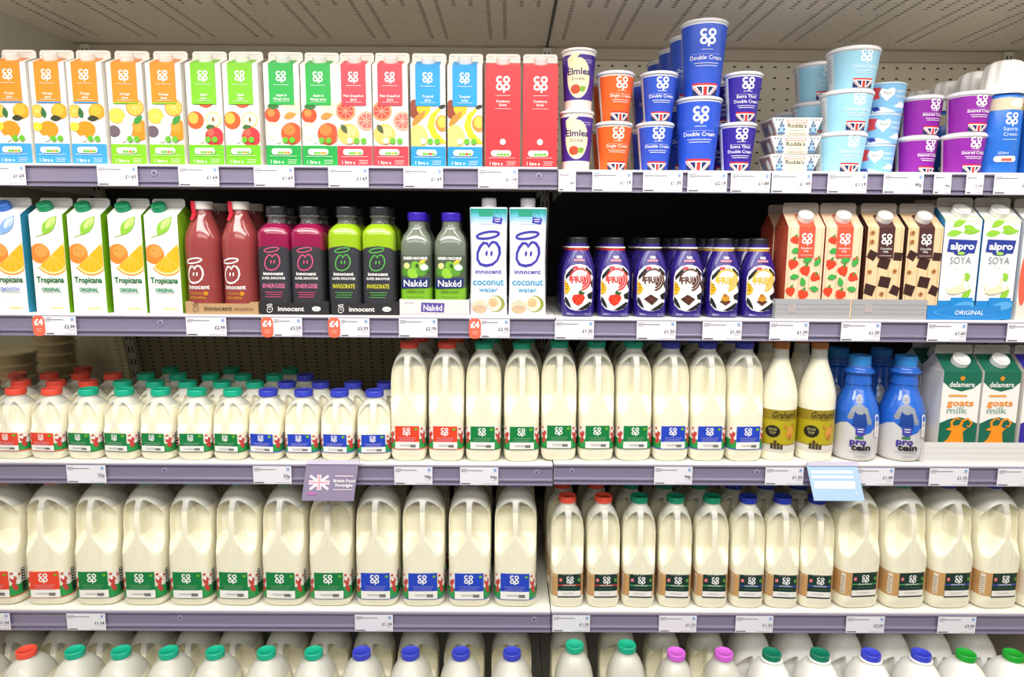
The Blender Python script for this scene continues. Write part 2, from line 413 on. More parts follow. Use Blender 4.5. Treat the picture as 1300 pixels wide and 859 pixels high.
# ---------------------------------------------------------------- gable cartons
def carton(kind, name, w, d, h, roof, fin, front, art, capspec, side=None, finm=None, roofm=None, finart=None, back=None):
    root = thing(name); mb = MB(); a, b = w/2, d/2; L = sqrt(roof*roof+b*b); side = side or front; finm = finm or front; roofm = roofm or front
    B = [(-a, -b, 0), (a, -b, 0), (a, b, 0), (-a, b, 0)]; T = [(x, y, h) for x, y, _ in B]
    z = h+roof; t = .0012
    mb.add(B+T, [(0, 1, 5, 4)], front); mb.add(B+T, [(2, 3, 7, 6), (3, 2, 1, 0)], back or front); mb.add(B+T, [(1, 2, 6, 5), (3, 0, 4, 7)], side)
    mb.add([T[0], T[1], (a, -t, z), (-a, -t, z)], [(0, 1, 2, 3)], roofm); mb.add([T[2], T[3], (-a, t, z), (a, t, z)], [(0, 1, 2, 3)], roofm)
    for s in (-1, 1):       # folded-in gussets
        pk = (s*(a-.017), 0, h+roof*.72)
        mb.add([(s*a, -b, h), (s*a, b, h), pk, (s*a, -t, z), (s*a, t, z)], [(0, 1, 2), (0, 2, 3), (1, 4, 2)], side)
        mb.add([(s*(a-.001), -b, h), (s*(a-.001), b, h), (s*(a-.001), 0, z)], [(0, 1, 2)], m('#d9d3c8') if side is front else side)
    c = .005; P = [(-a, z), (a, z), (a, z+fin-c), (a-c*.3, z+fin-c*.3), (a-c, z+fin), (-a+c, z+fin), (-a+c*.3, z+fin-c*.3), (-a, z+fin-c)]
    n = len(P); mb.add([(x, -t, zz) for x, zz in P]+[(x, t, zz) for x, zz in P], [tuple(range(n)), tuple(reversed(range(n, 2*n)))]+[(i, i+n, (i+1) % n+n, (i+1) % n) for i in range(n)], finm)
    S = Flat(-b, h, b/L, roof/L); A = Art(mb, S); art(A, w, h, L)
    F = Art(mb, Flat(-t)); F.rect(-a+.004, z+fin*.62, -a+.012, z+fin*.68, m('#a59f96')); F.rect(-a*.2, z+fin*.62, a*.8, z+fin*.70, m('#cfc9c0'))
    if fin > .013:
        F.rect(-a+.002, z+fin*.30, a-.002, z+fin*.33, m('#d8d2c8'))
    mb.build('carton_body', root)
    if capspec:
        kx, ks, r, hh, col = capspec
        cb = cap(root, 0, r, hh, col); cb.location = (kx, -b+ks*L*b/L-roof/L*.001, h+ks*L*roof/L); cb.rotation_euler = (math.atan2(roof, b), 0, 0)
    register(kind, root)
OR1, OR2, OR3 = m('#f28b16'), m('#f9b233'), m('#fcd98a')
def oslice(A, x, y, r, c1=OR1, c2=OR2, c3=OR3):
    A.ell(x, y, r, r*.92, c1); A.ell(x, y, r*.86, r*.78, c3); A.ell(x, y, r*.8, r*.72, c2)
    for k in range(4): a = k*45; A.stroke([(x+cos(radians(a))*r*.76, y+sin(radians(a))*r*.68), (x-cos(radians(a))*r*.76, y-sin(radians(a))*r*.68)], r*.06, c3); A.k -= 1
    A.k += 1
def nutri(A, cols, y=.0205, w=.040):
    A.rrect(-w/2-.002, y, w/2-.004, y+.011, .005, WHITE)
    x = -w/2+.009
    for c in cols: A.rect(x, y+.001, x+(w-.016)/len(cols)-.0004, y+.0055, m(c)); A.k -= 1; x += (w-.016)/len(cols)
    A.k += 1; A.lines(.002, y+.008, w*.6, 1, 0, GREY, .0006)
def juice(panel, base, stripe, title, fruit, cols, full=False):
    def f(A, w, h, L):
        pm, bm = m(panel), m(base)
        if full: A.rect(-w/2, 0, w/2, h, pm); A.rect(-w/2, h, w/2, h+L*.86, pm)
        else:
            A.ell(.0, .1, 0.001, .001, WHITE)
            A.zoom = (1.16, 0, .080, w/2-.0002); fruit(A); A.zoom = None
            A.rect(-w/2, 0, w/2, .0375, bm)
            A.rect(-w/2+.0095, .1135, w/2-.0095, h+L*.86, pm)
            A.rect(-w/2+.0095, .111, w/2-.0095, .1135, m(stripe))
        lz, ls = (.153, .026) if full else (.162, .0185)
        A.coop(0, lz, ls, WHITE)
        A.lines(0, lz-ls*.86, .028, 1, 0, WHITE, .0006)
        y = .126 if not full else .1185
        for t in title: A.text(t, 0, y, .0042, WHITE, None, .01); y -= .0066
        A.lines(0, .1165 if not full else .107, .030, 1, 0, WHITE, .0005)
        for i, c in enumerate(('#f5f3ee', '#62b32b', '#62b32b')[:(1 if full else 3)]):
            A.ell(-.009+i*.013 if not full else 0, .047, .0055, .0055, m(c), 0, 14)
        nutri(A, cols); A.text('1 litre e', -.012, .004, .0066, WHITE, .024); A.lines(.016, .0105, .018, 3, .003, m('#f0e8e0'), .0006); A.lines(-.001, .0175, .05, 1, 0, m('#f0e8e0'), .0006)
        A.text('?', -.009 if not full else 0, .0455, .0035, GREY)
    return f
def fr_smooth(A):
    oslice(A, -.020, .094, .0115); A.ell(.016, .094, .0135, .0125, m('#cf9a24')); A.ell(.014, .096, .009, .009, m('#dfae34')); A.ell(-.004, .066, .016, .013, m('#e88e1a')); A.ell(-.022, .07, .008, .007, m('#f5cc3a'))
    A.leaf(-.008, .083, .018, .005, 100, m('#2f6a35')); A.leaf(.0, .082, .019, .005, 5, m('#333b20'))
def fr_orange(A):
    oslice(A, -.016, .088, .0135, OR2, m('#f7c53a')); oslice(A, .014, .101, .0145); A.ell(.020, .066, .0145, .0165, m('#ef8a1c')); A.ell(.017, .07, .007, .008, m('#f39b33')); A.leaf(.012, .074, .02, .006, 50, m('#3f8f3a'))
    A.ell(-.022, .064, .010, .009, m('#6a5a66')); A.ell(0, .07, .009, .016, m('#d3d0cc'))
def fr_apple(A):
    A.ell(.002, .113, .0135, .012, m('#d2542f')); A.leaf(-.016, .108, .016, .006, 20, m('#3f8a35')); A.ell(-.016, .082, .014, .014, m('#dc5a26')); A.ell(-.019, .085, .008, .009, m('#eeb245')); A.ell(.013, .083, .0125, .0125, m('#b9c94e')); A.ell(.013, .083, .011, .011, m('#f2ecc8')); A.ell(.013, .083, .0022, .004, m('#8a6a2a'))
    A.ell(.014, .056, .0155, .0155, m('#d8343c')); A.ell(.008, .063, .006, .006, m('#e8604c')); A.leaf(.0, .07, .016, .004, 10, m('#3d6a30'))
def fr_mango(A):
    A.ell(-.016, .091, .0125, .0125, m('#cf4a26')); A.ell(-.018, .094, .006, .006, m('#e7843c')); A.leaf(-.024, .104, .02, .006, 0, m('#2e6e33')); A.poly([(-.004, .112), (.028, .112), (.028, .092), (.014, .092), (.004, .1)], m('#ece3b8')); A.leaf(.002, .086, .022, .006, 20, m('#c88a3a'))
    A.ell(.014, .062, .0175, .0175, m('#c9502a')); A.ell(.010, .068, .010, .009, m('#d87a35')); A.ell(-.018, .066, .013, .014, m('#e9dfd0')); A.arc(-.018, .066, .010, .011, 40, 300, .0015, m('#d8c8a0'))
def fr_grape(A):
    G1, G2, G3 = m('#f2924e'), m('#e34a33'), m('#f3a38c')
    oslice(A, -.014, .098, .0165, G1, G2, G3); oslice(A, .020, .083, .0165, m('#f0a38a'), m('#ea6a5c'), m('#f6c4b4')); A.ell(-.010, .062, .018, .0165, m('#eebb62')); A.ell(-.006, .066, .009, .008, m('#f3cc86')); A.leaf(-.022, .077, .018, .005, -55, m('#4a5a38'))
def fr_trop(A):
    A.ell(-.022, .102, .010, .015, m('#8a3a20')); A.poly([(-.018, .112), (.006, .112), (.002, .096), (-.008, .086), (-.018, .1)], m('#e6b821')); A.leaf(-.026, .075, .034, .006, 48, m('#b8862c')); A.ell(-.016, .058, .016, .02, m('#e8d377')); A.arc(-.016, .058, .012, .016, 0, 360, .0008, m('#c0a850'), 12)
    A.stroke([(.020, .104), (.008, .092), (.004, .076), (.010, .062), (.022, .052), (.033, .050)], [.003, .009, .011, .011, .008, .004], m('#f0cc1c')); A.ell(.023, .080, .0115, .013, m('#c98a3a')); A.ell(.023, .082, .008, .009, m('#efc24e')); A.ell(.023, .106, .006, .003, m('#2f2a20'), 20)
JW = .0650
cr = m('#f1ede6')
CAPJ = (0, .50, .0128, .0125, '#f3efec')
for k, a in (('smooth', juice('#f28a1e', '#3a9ad8', '#3f8fd0', ['Orange', 'Juice'], fr_smooth, ('#62b32b', '#62b32b', '#e8922a', '#62b32b'))),
             ('orange', juice('#f28a1e', '#7cc21e', '#7cc21e', ['Orange', 'Juice'], fr_orange, ('#62b32b', '#62b32b', '#e8722a', '#62b32b'))),
             ('apple', juice('#78c31f', '#6cc01e', '#78c31f', ['Apple', 'Juice'], fr_apple, ('#62b32b', '#62b32b', '#e8922a', '#62b32b'))),
             ('mango', juice('#1fa845', '#189e42', '#1fa845', ['Apple &', 'Mango Juice'], fr_mango, ('#62b32b', '#62b32b', '#e8922a', '#e8922a'))),
             ('grape', juice('#e0414f', '#d83a48', '#e0414f', ['Pink Grapefruit', 'Juice'], fr_grape, ('#62b32b', '#62b32b', '#e8b22a', '#62b32b'))),
             ('trop', juice('#1596dc', '#1d8fcf', '#1596dc', ['Tropical', 'Juice'], fr_trop, ('#62b32b', '#62b32b', '#d8322a', '#62b32b')))):
    carton('juice_'+k, 'juice_carton', JW, .068, .1840, .015, .0145, cr, a, CAPJ)
carton('juice_cran', 'juice_carton', JW, .068, .1840, .015, .0145, m('#dd3038'), juice('#dd3038', '#dd3038', '#dd3038', ['Cranberry', 'Drink'], None, ('#62b32b',)*4, True), CAPJ, side=m('#d12a33'), finm=cr, roofm=cr)
def tropicana(sub, tc, leafc, side):
    def f(A, w, h, L):
        A.zoom = (1.17, 0, .088, w/2-.0003)
        A.ell(-.014, .110, .0165, .0165, m('#e88430')); A.ell(-.011, .114, .011, .010, m('#ee9a48')); A.ell(-.016, .116, .001, .001, m('#5a5a20'))
        def sec(r, mt):
            P = []
            for i in range(15): t = radians(217+i*(188/14)); P.append((min(w/2-.0005, .006+r*cos(t)*.96), .106+r*sin(t)))
            P.append((.024, .106+.021)) if 0 else None
            A.poly(P, mt)
        sec(.0315, m('#f19a1d')); sec(.0295, m('#fbe3a8')); sec(.0265, m('#fbb11c'))
        for a in (235, 262, 290, 318): A.stroke([(.006, .108), (.006+.024*cos(radians(a)), .106+.025*sin(radians(a)))], .0007, m('#fdd06a')); A.k -= 1
        A.k += 1
        A.leaf(-.006, .140, .040, .010, 52, m(leafc)); A.leaf(.0, .150, .026, .006, 48, m('#c9e388' if sub == 'ORIGINAL' else '#cfe0f4')); A.stroke([(-.018, .137), (-.006, .141), (.004, .149), (.012, .162)], .0012, m(leafc))
        A.zoom = None
        A.text('Tropicana', 0, .0585, .0108, m('#14703a' if sub == 'ORIGINAL' else '#206a3e'), .053, .03)
        A.lines(0, .0565, .03, 1, 0, m('#ddb8a8'), .0005)
        A.text(sub, .0, .0415, .0070, m(tc), .036, .035); A.lines(.002, .0385, .036, 1, 0, m('#6a9a80'), .0008); A.lines(0, .030, .04, 1, 0, m('#d8d4d8'), .0005); A.rect(-.004, .0075, .022, .0105, m('#d8d48a')); A.lines(.0, .018, .03, 2, .004, m('#e2dfe2'), .0005)
    return f
trw = m('#f4f2f1')
carton('trop_orig', 'juice_carton', .0635, .072, .1870, .020, .0135, trw, tropicana('ORIGINAL', '#1c8f66', '#8ec63f', '#86c220'), (-.010, .55, .0135, .013, '#17915f'), side=m('#86bf22'))
carton('trop_smooth', 'juice_carton', .0635, .072, .1870, .020, .0135, trw, tropicana('SMOOTH', '#8ea2e0', '#86aee6', '#3aa0d8'), (-.010, .55, .0135, .013, '#3d74cf'), side=m('#3a9fd4'))
def planks(A, w, h, L, base, lines_):
    A.rect(-w/2, 0, w/2, h+L*.98, m(base)); n = 3
    for i in range(n+1): x = -w/2+.004+i*(w-.008)/n; A.rect(x-.0005, 0, x+.0005, h+L*.9, m(lines_)); A.k -= 1
    A.k += 1
def straw(A, x, y, r, rot=0):
    A.poly([(x+r*(a*cos(rot)-b*sin(rot)), y+r*(a*sin(rot)+b*cos(rot))) for a, b in ((0, -1.1), (.7, -.4), (.95, .3), (.6, .75), (0, .85), (-.6, .75), (-.95, .3), (-.7, -.4))], m('#dc4226'))
    A.leaf(x, y+r*.6*cos(rot), r*.9, r*.25, 60, m('#3c8a34'))
def art_straw(A, w, h, L):
    planks(A, w, h, L, '#f0cfae', '#c99a74')
    for x, y, r, q in ((-.021, .150, .009, .6), (-.022, .104, .011, -.3), (.002, .092, .011, .4), (.022, .080, .010, 1.2), (-.024, .052, .010, .2), (.0, .046, .011, -.4), (.025, .112, .007, .3)): straw(A, x, y, r, q)
    for x, y, a in ((-.027, .128, 10), (.02, .1, 60), (-.027, .078, 10), (.002, .062, 110), (.030, .056, 170), (-.004, .110, 10)): A.leaf(x, y, .019, .006, a, m('#3fa648' if a % 40 else '#2f8f4a'))
    A.rect(-.014, .117, .016, h+L*.8, m('#e0563c')); A.coop(.001, .153, .020, WHITE); A.text('Strawberry', .001, .133, .004, WHITE, .022); A.text('Milk', .001, .127, .004, WHITE); A.lines(.001, .121, .024, 1, 0, WHITE, .0005)
def art_choc(A, w, h, L):
    planks(A, w, h, L, '#eac79c', '#b98a5c')
    for x, y, r, q in ((-.024, .122, .012, .3), (.0, .107, .0145, .5), (.026, .120, .011, .7), (.004, .071, .0145, .6), (.026, .055, .0125, .4), (-.025, .056, .0145, .5)):
        P = [(x+r*cos(q+pi/2*k)*1.05, y+r*sin(q+pi/2*k)) for k in range(4)]; A.poly([(min(w/2, max(-w/2, a)), b) for a, b in P], m('#3a211c'))
    for x, y in ((-.026, .09), (.022, .092), (0, .048), (.0, .02), (-.026, .165), (-.026, .148)): A.ell(x, y, .0045, .0045, m('#b9804c')); A.ell(x, y, .002, .002, m('#7a4a28'))
    A.rect(-.014, .117, .016, h+L*.8, m('#4a2a2a')); A.coop(.001, .153, .020, WHITE); A.text('Chocolate', .001, .133, .004, WHITE, .022); A.text('Milk', .001, .127, .004, WHITE); A.lines(.001, .121, .024, 1, 0, WHITE, .0005)
CT = m('#b7aea8')
carton('milk_straw', 'milk_drink_carton', .069, .070, .175, .028, .019, m('#f0cfae'), art_straw, (.001, .5, .0145, .014, '#efedea'), side=m('#c8583f'), finm=CT)
carton('milk_choc', 'milk_drink_carton', .069, .070, .175, .028, .019, m('#eac79c'), art_choc, (.001, .5, .0145, .014, '#efedea'), side=m('#5a3c30'), finm=CT)
def alpro(peach):
    def f(A, w, h, L):
        A.rect(-w/2, h*.98, w/2, h+L*.9, m('#dfe9c6')); A.rect(-w/2, 0, w/2, .036, m('#1f87cf' if not peach else '#f0d8cc'))
        for x, y, l, a in ((-.03, .162, .03, 10), (.0, .167, .036, 5), (-.02, .177, .03, 30), (.010, .036, .028, 55), (.0, .178, .03, -20), (.012, .090, .018, -70)): A.leaf(x, y, min(l, w/2-x-.001) if a < 45 else l, .007, a, m('#8fc73c'))
        if peach: A.ell(-.026, .078, .0085, .05, m('#e8604a'), 0); A.leaf(-.01, .05, .03, .006, -20, m('#8fc73c'))
        A.poly([(-.027, .130), (.025, .127), (.029, .152), (-.025, .154)], m('#283a94')); A.ell(.0, .128, .014, .005, m('#283a94')); A.text('alpro', .001, .1345, .0125, WHITE, .045, .03); A.ell(.0, .127, .007, .003, m('#9fcf3f'))
        A.text('SOYA', 0, .107, .0135, m('#7d8590'), .040); A.lines(.0, .101, .03, 2, .003, m('#b4c4cc'), .0006)
        if not peach:
            A.arc(.0, .062, .022, .010, 150, 390, .0016, m('#e6d7b8')); A.stroke([(.010, .085), (.008, .07), (-.004, .058), (-.02, .052)], [.003, .005, .006, .002], m('#efe0c0')); A.ell(-.002, .056, .018, .007, m('#ecdcbc'), 12)
            A.rect(-.012, .0, .030, .042, m('#1f87cf')); A.ell(.014, .026, .02, .008, m('#58a7e0'), 10)
    return f
alw = m('#f0f0ec')
carton('alpro', 'soya_drink_carton', .069, .070, .190, .026, .018, alw, alpro(False), (.0, .5, .0165, .012, '#f4f4f2'), side=m('#2a8ac8'), finm=CT)
carton('alpro_peach', 'soya_drink_carton', .069, .070, .190, .026, .018, alw, alpro(True), (.0, .5, .0165, .012, '#f4f4f2'), side=m('#f0ece6'), finm=CT)
def delamere(col):
    def f(A, w, h, L):
        c = m(col); A.rect(-w/2, h-.022, w/2, h+L*.98, c)
        A.poly([(-w/2, h-.021), (-w*.3, h-.034), (0, h-.040), (w*.3, h-.034), (w/2, h-.021)], c)
        A.rect(-w/2, .03, w/2, .082, c); A.poly([(-w/2, .081), (w/2, .081), (w*.25, .090), (0, .094), (-w*.25, .090)], c)
        OG = m('#f0921e')
        for k in range(5): A.leaf(.0, h-.0135, .0055, .0022, 90+72*k, OG); A.k -= 1
        A.k += 1; A.text('delamere', .0, h-.031, .0105, WHITE, .049, .01)
        A.rrect(-.024, h-.0505, .012, h-.0465, .0018, m('#f2a04a')); A.text('goats', .0, .117, .0125, m('#f08c28'), .052, .02); A.text('milk', -.005, .102, .0125, m('#8aa8a2'), .040, .008)
        # goat head
        A.poly([(-.030, .031), (-.028, .040), (-.018, .050), (-.012, .066), (-.024, .068), (-.012, .076), (.004, .078), (.014, .071), (.020, .074), (.010, .064), (.013, .045), (.014, .031), (-.012, .031), (-.014, .037), (-.020, .031)], OG)
        A.stroke([(-.012, .074), (-.014, .084), (-.006, .092), (.004, .089)], [.005, .005, .0035, .002], OG); A.stroke([(.004, .076), (.008, .087), (.018, .091), (.026, .083), (.022, .075), (.016, .077)], [.006, .005, .004, .0035, .003, .002], OG)
    return f
carton('goat_green', 'goat_milk_carton', .074, .074, .186, .030, .018, m('#efece6'), delamere('#14654f'), (.001, .5, .0165, .013, '#f4f4f2'), side=m('#e5e0d8'), roofm=m('#14654f'), finm=m('#c9c2ba'))
carton('goat_purple', 'goat_milk_carton', .074, .074, .186, .030, .018, m('#efece6'), delamere('#33269a'), (.001, .5, .0165, .013, '#f4f4f2'), side=m('#e5e0d8'), roofm=m('#33269a'), finm=m('#c9c2ba'))

# ---------------------------------------------------------------- pots of cream
def pot(kind, name, rb, rt, h, body, art, lidc='#dcdce4', lidh=.006, rim=.0025, tabc=None, cat='pot'):
    root = thing(name); st = [(0, rb*.95, rb*.95, 2), (.002, rb, rb, 2), (h-lidh-.001, rt, rt, 2), (h-lidh, rt, rt, 2)]
    sec = Sec(st); mb = MB(); sec.mesh(mb, m(body), 64); sec.ref(h*.5); art(Art(mb, sec, .004, .0003), h); mb.build('pot_body', root)
    lb = MB(); R = rt+rim; mt = m(lidc, .15, coat=.4)
    lb.rings([sup(R*.985, R*.985, 2, 0), sup(R, R, 2, .001), sup(R, R, 2, lidh*.5), sup(R*.97, R*.97, 2, lidh*.9), sup(R*.93, R*.93, 2, lidh), sup(R*.88, R*.88, 2, lidh-.0012), sup(.001, .001, 2, lidh-.0012)], mt)
    lb.build('lid', root, (0, 0, h-lidh))
    register(kind, root)
def creampot(col, title, jack=True, shift=.006, wl=-.038, s=1, hilogo='#ffffff', dark=None, small=False):
    def f(A, h):
        c = m(col); A.rect(wl, .0015, .075*s, h-.0095, c); W_ = m(hilogo)
        A.lines(wl-.012, h*.75, .016, 9, h*.065, m('#8f959c'), .0012)
        A.coop(shift, h*.765, .021*s, W_); A.lines(shift, h*.60, .016*s, 1, 0, W_, .0007)
        y = h*.475
        A.lines(shift, h*.545, .042*s, 1, 0, W_, .0003)
        for t in title: A.text(t, shift, y, .0056*s, W_, None, .005); y -= .0088*s
        A.lines(shift, y+.0035*s, .036*s, 2, .0035*s, W_, .0008)
        jw = .020*s; A.jacktop(shift-jw, .002, shift+jw, .015*s)
    return f
pot('elmlea', 'cream_pot', .0255, .0315, .1105, '#f2eee8', lambda A, h: (A.rect(-.09, .018, .09, h-.012, m('#43298c')),
    A.ell(-.003, .057, .0225, .036, m('#f8e6bc'), 0, 24), A.poly([(-.023, .078), (-.024, .092), (-.014, .099), (.002, .101), (-.006, .093), (.002, .085)], m('#f8e6bc')), A.text('Elmlea', -.002, .063, .0115, m('#2c1a66'), .044, .025), A.text('Double', -.003, .053, .006, m('#2c1a66'), .024),
    A.ell(-.008, .037, .0095, .0085, m('#c04a30')), A.leaf(.0, .034, .014, .006, 30, m('#7aa83a')), A.lines(.016, .088, .016, 2, .004, m('#cfc6ea'), .0008)), lidc='#f4f1ee', lidh=.005)
pot('single', 'cream_pot', .0255, .0345, .0905, '#e9e4dc', creampot('#f0601f', ['Single Cream'], hilogo='#fff4ea'))
pot('double', 'cream_pot', .0255, .0345, .0905, '#dfe2ea', creampot('#2c52c6', ['Double Cream'], shift=.001))
pot('thick', 'cream_pot', .0255, .0345, .0905, '#dfe2ea', creampot('#36249c', ['Extra Thick', 'Double Cream'], shift=-.001))
pot('tall', 'cream_pot', .0325, .0425, .1370, '#dfe2ea', creampot('#2c55cc', ['Double Cream'], s=1.3, wl=-.062, shift=-.004))
pot('fraiche', 'creme_fraiche_pot', .0385, .0465, .0765, '#e6ecf0', creampot('#9fd6ee', ['Creme Fraiche'], s=1.02, shift=.004, wl=-.055, hilogo='#f4fbff'), lidc='#e8e6ea', lidh=.008)
pot('soured', 'soured_cream_pot', .032, .037, .0755, '#e2ded8', creampot('#8a1c9c', ['Soured Cream'], s=.95, shift=.002, wl=-.058), lidc='#eae6ee', lidh=.007)
def yeo(A, h):
    A.rect(-.12, .001, .12, h-.003, m('#7db7e2')); A.poly([(-.03, .004), (-.01, .012), (.01, .005), (.02, .001), (-.03, .001)], m('#f0f4f8')); A.poly([(.01, .012), (.03, .022), (.045, .014), (.03, .01)], m('#f0f4f8')); A.poly([(-.03, .012), (-.024, .004), (-.012, .006), (-.018, .013)], m('#2d3a9c'))
    A.poly([(-.030, .026), (-.014, .028), (-.017, .036), (-.013, .048), (-.029, .049), (-.027, .038)], m('#cc3a42'))
    A.poly([(-.003, .022), (.010, .034), (.011, .043), (.006, .047), (-.003, .043), (-.012, .046), (-.015, .040), (-.013, .033)], m('#eef3f2')); A.text('Yeo', -.002, .034, .0065, m('#3c5a4a'), .014)
    A.text('Half Fat', .024, .038, .0048, WHITE, .022); A.text('Creme Fraiche', .027, .029, .005, WHITE, .030); A.lines(.024, .02, .012, 2, .003, WHITE, .0008)
pot('yeo', 'creme_fraiche_pot', .0335, .0375, .0575, '#cfe2ee', yeo, lidc='#c9dcea', lidh=.0035, rim=.0015)
def rodda():
    root = thing('clotted_cream_pack'); mb = MB(); h = .0325; T, Bt, d = .0475, .0345, .034
    P = [(-Bt, 0), (Bt, 0), (T, h), (-T, h)]; mb.add([(x, -d, z) for x, z in P]+[(x, d, z) for x, z in P], [(0, 1, 2, 3), (7, 6, 5, 4), (0, 4, 5, 1), (1, 5, 6, 2), (2, 6, 7, 3), (3, 7, 4, 0)], m('#ece9e6'))
    A = Art(mb, Flat(-d)); A.rect(-.019, .001, .019, h-.001, m('#e9dfc4')); A.rect(-.0195, h-.009, .019, h-.004, m('#a8604a')); A.rect(-.018, h-.008, .0175, h-.005, m('#f2e6dc'))
    A.text("Rodda's", 0, .0145, .0075, m('#2a2a28'), .035, .015); A.lines(0, .009, .026, 1, 0, m('#a0a8b0'), .0009); A.text('clotted cream', 0, .002, .0035, m('#6a6a5a'), .032)
    for s in (-1, 1):
        A.ell(s*.0295, .010, .0045, .006, m('#8fb6dc')); A.ell(s*.0295, .004, .008, .0025, m('#56789c'))
        for q, z in ((-.005, .011), (.005, .011), (-.002, .018), (.003, .018), (0, .023)): A.ell(s*.0295+q, z, .0022, .0028, m('#4f6f93'), 0, 8)
        for q in (-.006, .0, .006): A.poly([(s*.034+q-.002, h-.003), (s*.034+q+.002, h-.003), (s*.034+q, h-.007)], m('#55606c'))
    B2 = Art(mb, lambda u, v, off: (-Bt-(T-Bt)*v/h-off, u, v)); B2.rect(-.026, .002, .026, h-.003, m('#8f6f70')); B2.ell(-.01, .014, .008, .010, m('#cfd8e0')); B2.ell(.012, .014, .006, .009, m('#4f6f93'))
    mb.build('pack_body', root); register('rodda', root)
rodda()
def can():
    root = thing('whipped_cream_can'); r = .036; st = [(0, r*.95, r*.95, 2), (.004, r, r, 2), (.140, r, r, 2), (.150, r*.9, r*.9, 2), (.152, r*.7, r*.7, 2)]
    sec = Sec(st); mb = MB(); sec.mesh(mb, m('#2a6fcf', .25), 64); sec.ref(.05); A = Art(mb, sec, .004)
    A.rect(-.05, .118, .08, .140, m('#cfc4a8')); A.ell(.008, .130, .014, .008, m('#f0ead6')); A.ell(.026, .126, .006, .008, m('#a8452a')); A.leaf(.018, .12, .012, .004, 30, m('#8a9a3a'))
    A.coop(-.001, .102, .022, m('#eaf2ff')); A.text('Squirty', -.001, .080, .0065, m('#cfe2fa')); A.text('Cream', -.001, .070, .0065, m('#cfe2fa')); A.lines(-.001, .063, .026, 1, 0, m('#cfe2fa'), .0008)
    A.text('250ml', -.011, .036, .005, m('#cfe2fa')); A.rrect(-.025, .022, .013, .033, .005, m('#e8e4ea')); A.rect(-.013, .0235, .005, .0285, m('#c8543c'))
    mb.build('can_body', root); cb = MB(); N = 72
    def ring(k, z, amp): return [(k*(1+amp*cos(9*2*pi*i/N))*sin(2*pi*i/N), -k*(1+amp*cos(9*2*pi*i/N))*cos(2*pi*i/N), z) for i in range(N)]
    cb.rings([ring(.0385, 0, 0), ring(.0385, .006, 0), ring(.036, .010, .03), ring(.0345, .03, .05), ring(.0325, .048, .06), ring(.029, .058, .06), ring(.022, .063, .05), ring(.004, .064, 0)], m('#f1efec', .5))
    cb.build('nozzle_cap', root, (0, 0, .1485)); register('can', root)
can()

# ---------------------------------------------------------------- juice, smoothie and milk-drink bottles
def bottle(kind, name, st, body, art, caps, refz=.05, sub=None, ml=.004, labelname='label', N=56):
    root = thing(name); sec = Sec(st); mb = MB()
    sec.mesh(mb, body, N); sec.ref(refz); mb.build('bottle_body', root)
    if sub: sub(root)
    lb = MB(); art(Art(lb, sec, ml, .0004)); lb.build(labelname, root)
    for c in caps: cap(root, *c[:4], **(c[4] if len(c) > 4 else {}))
    register(kind, root)
def smooth_st(st, n=4):        # round a section list with extra stations
    out = []
    for i in range(len(st)-1):
        p0 = st[max(0, i-1)]; p1 = st[i]; p2 = st[i+1]; p3 = st[min(len(st)-1, i+2)]
        for k in range(n):
            t = k/n
            v = [p1[0]+(p2[0]-p1[0])*t]
            for j in (1, 2, 3):
                m1 = (p2[j]-p0[j])/max(1e-6, p2[0]-p0[0])*(p2[0]-p1[0]); m2 = (p3[j]-p1[j])/max(1e-6, p3[0]-p1[0])*(p2[0]-p1[0])
                v.append((2*t**3-3*t*t+1)*p1[j]+(t**3-2*t*t+t)*m1+(-2*t**3+3*t*t)*p2[j]+(t**3-t*t)*m2)
            out.append(tuple(v))
    return out+[st[-1]]
def red_art(A):
    A.dude(-.005, .074, .0165, WHITE, .0030); A.text('innocent', 0, .0465, .0085, WHITE, .042, .02); A.text('strawberry', -.002, .036, .0055, m('#c98a1e'), .030, .01); A.text('smoothie', -.002, .0275, .006, m('#c98a1e'), .032, .02); A.ell(.014, .038, .0042, .0042, m('#c98a1e'))
def seal(root):
    mb = MB(); mb.add([(-.013, -.0205, .214), (-.004, -.0225, .214), (-.002, -.0215, .190), (-.006, -.026, .178), (-.014, -.024, .178), (-.012, -.019, .190)], [(0, 1, 2, 5), (5, 2, 3, 4)], m('#d8213c')); mb.build('seal_strip', root)
bottle('redsm', 'smoothie_bottle', smooth_st([(0, .031, .031, 2.2), (.003, .0335, .0335, 2.2), (.03, .0335, .0335, 2.2), (.075, .0335, .0335, 2.2), (.125, .035, .035, 2.2), (.15, .0325, .0325, 2.2), (.172, .025, .025, 2), (.188, .0185, .0185, 2), (.199, .0165, .0165, 2)], 3), m('#95403f', .15, coat=.5), red_art, [(.1985, .0195, .0155, '#e9e3dd')], sub=seal)
def sup_art(col, name, ncol):
    def f(A):
        dk = m('#34343a'); A.rect(-.12, .004, .12, .122, dk); A.poly([(-.036, .121), (.036, .121), (.022, .128), (.0, .131), (-.022, .128)], dk)
        A.dude(-.001, .0985, .0150, m(col), .0021); A.text('innocent', .0, .0745, .0064, WHITE, .038, .025); A.text('SUPER SMOOTHIE', 0, .0665, .0042, WHITE, .044, .02); A.text(name, 0, .050, .0080, m(ncol), .042, .01); A.lines(0, .041, .034, 3, .0045, m(col), .0012)
    return f
SQ = [(0, .028, .028, 4), (.003, .0315, .0315, 4.5), (.05, .032, .032, 4.5), (.12, .032, .032, 4.5), (.151, .032, .032, 4.5), (.160, .0305, .0305, 4), (.168, .025, .025, 3), (.173, .019, .019, 2.2)]
CLR = m('#c8c8c8', .08, trans=.85)
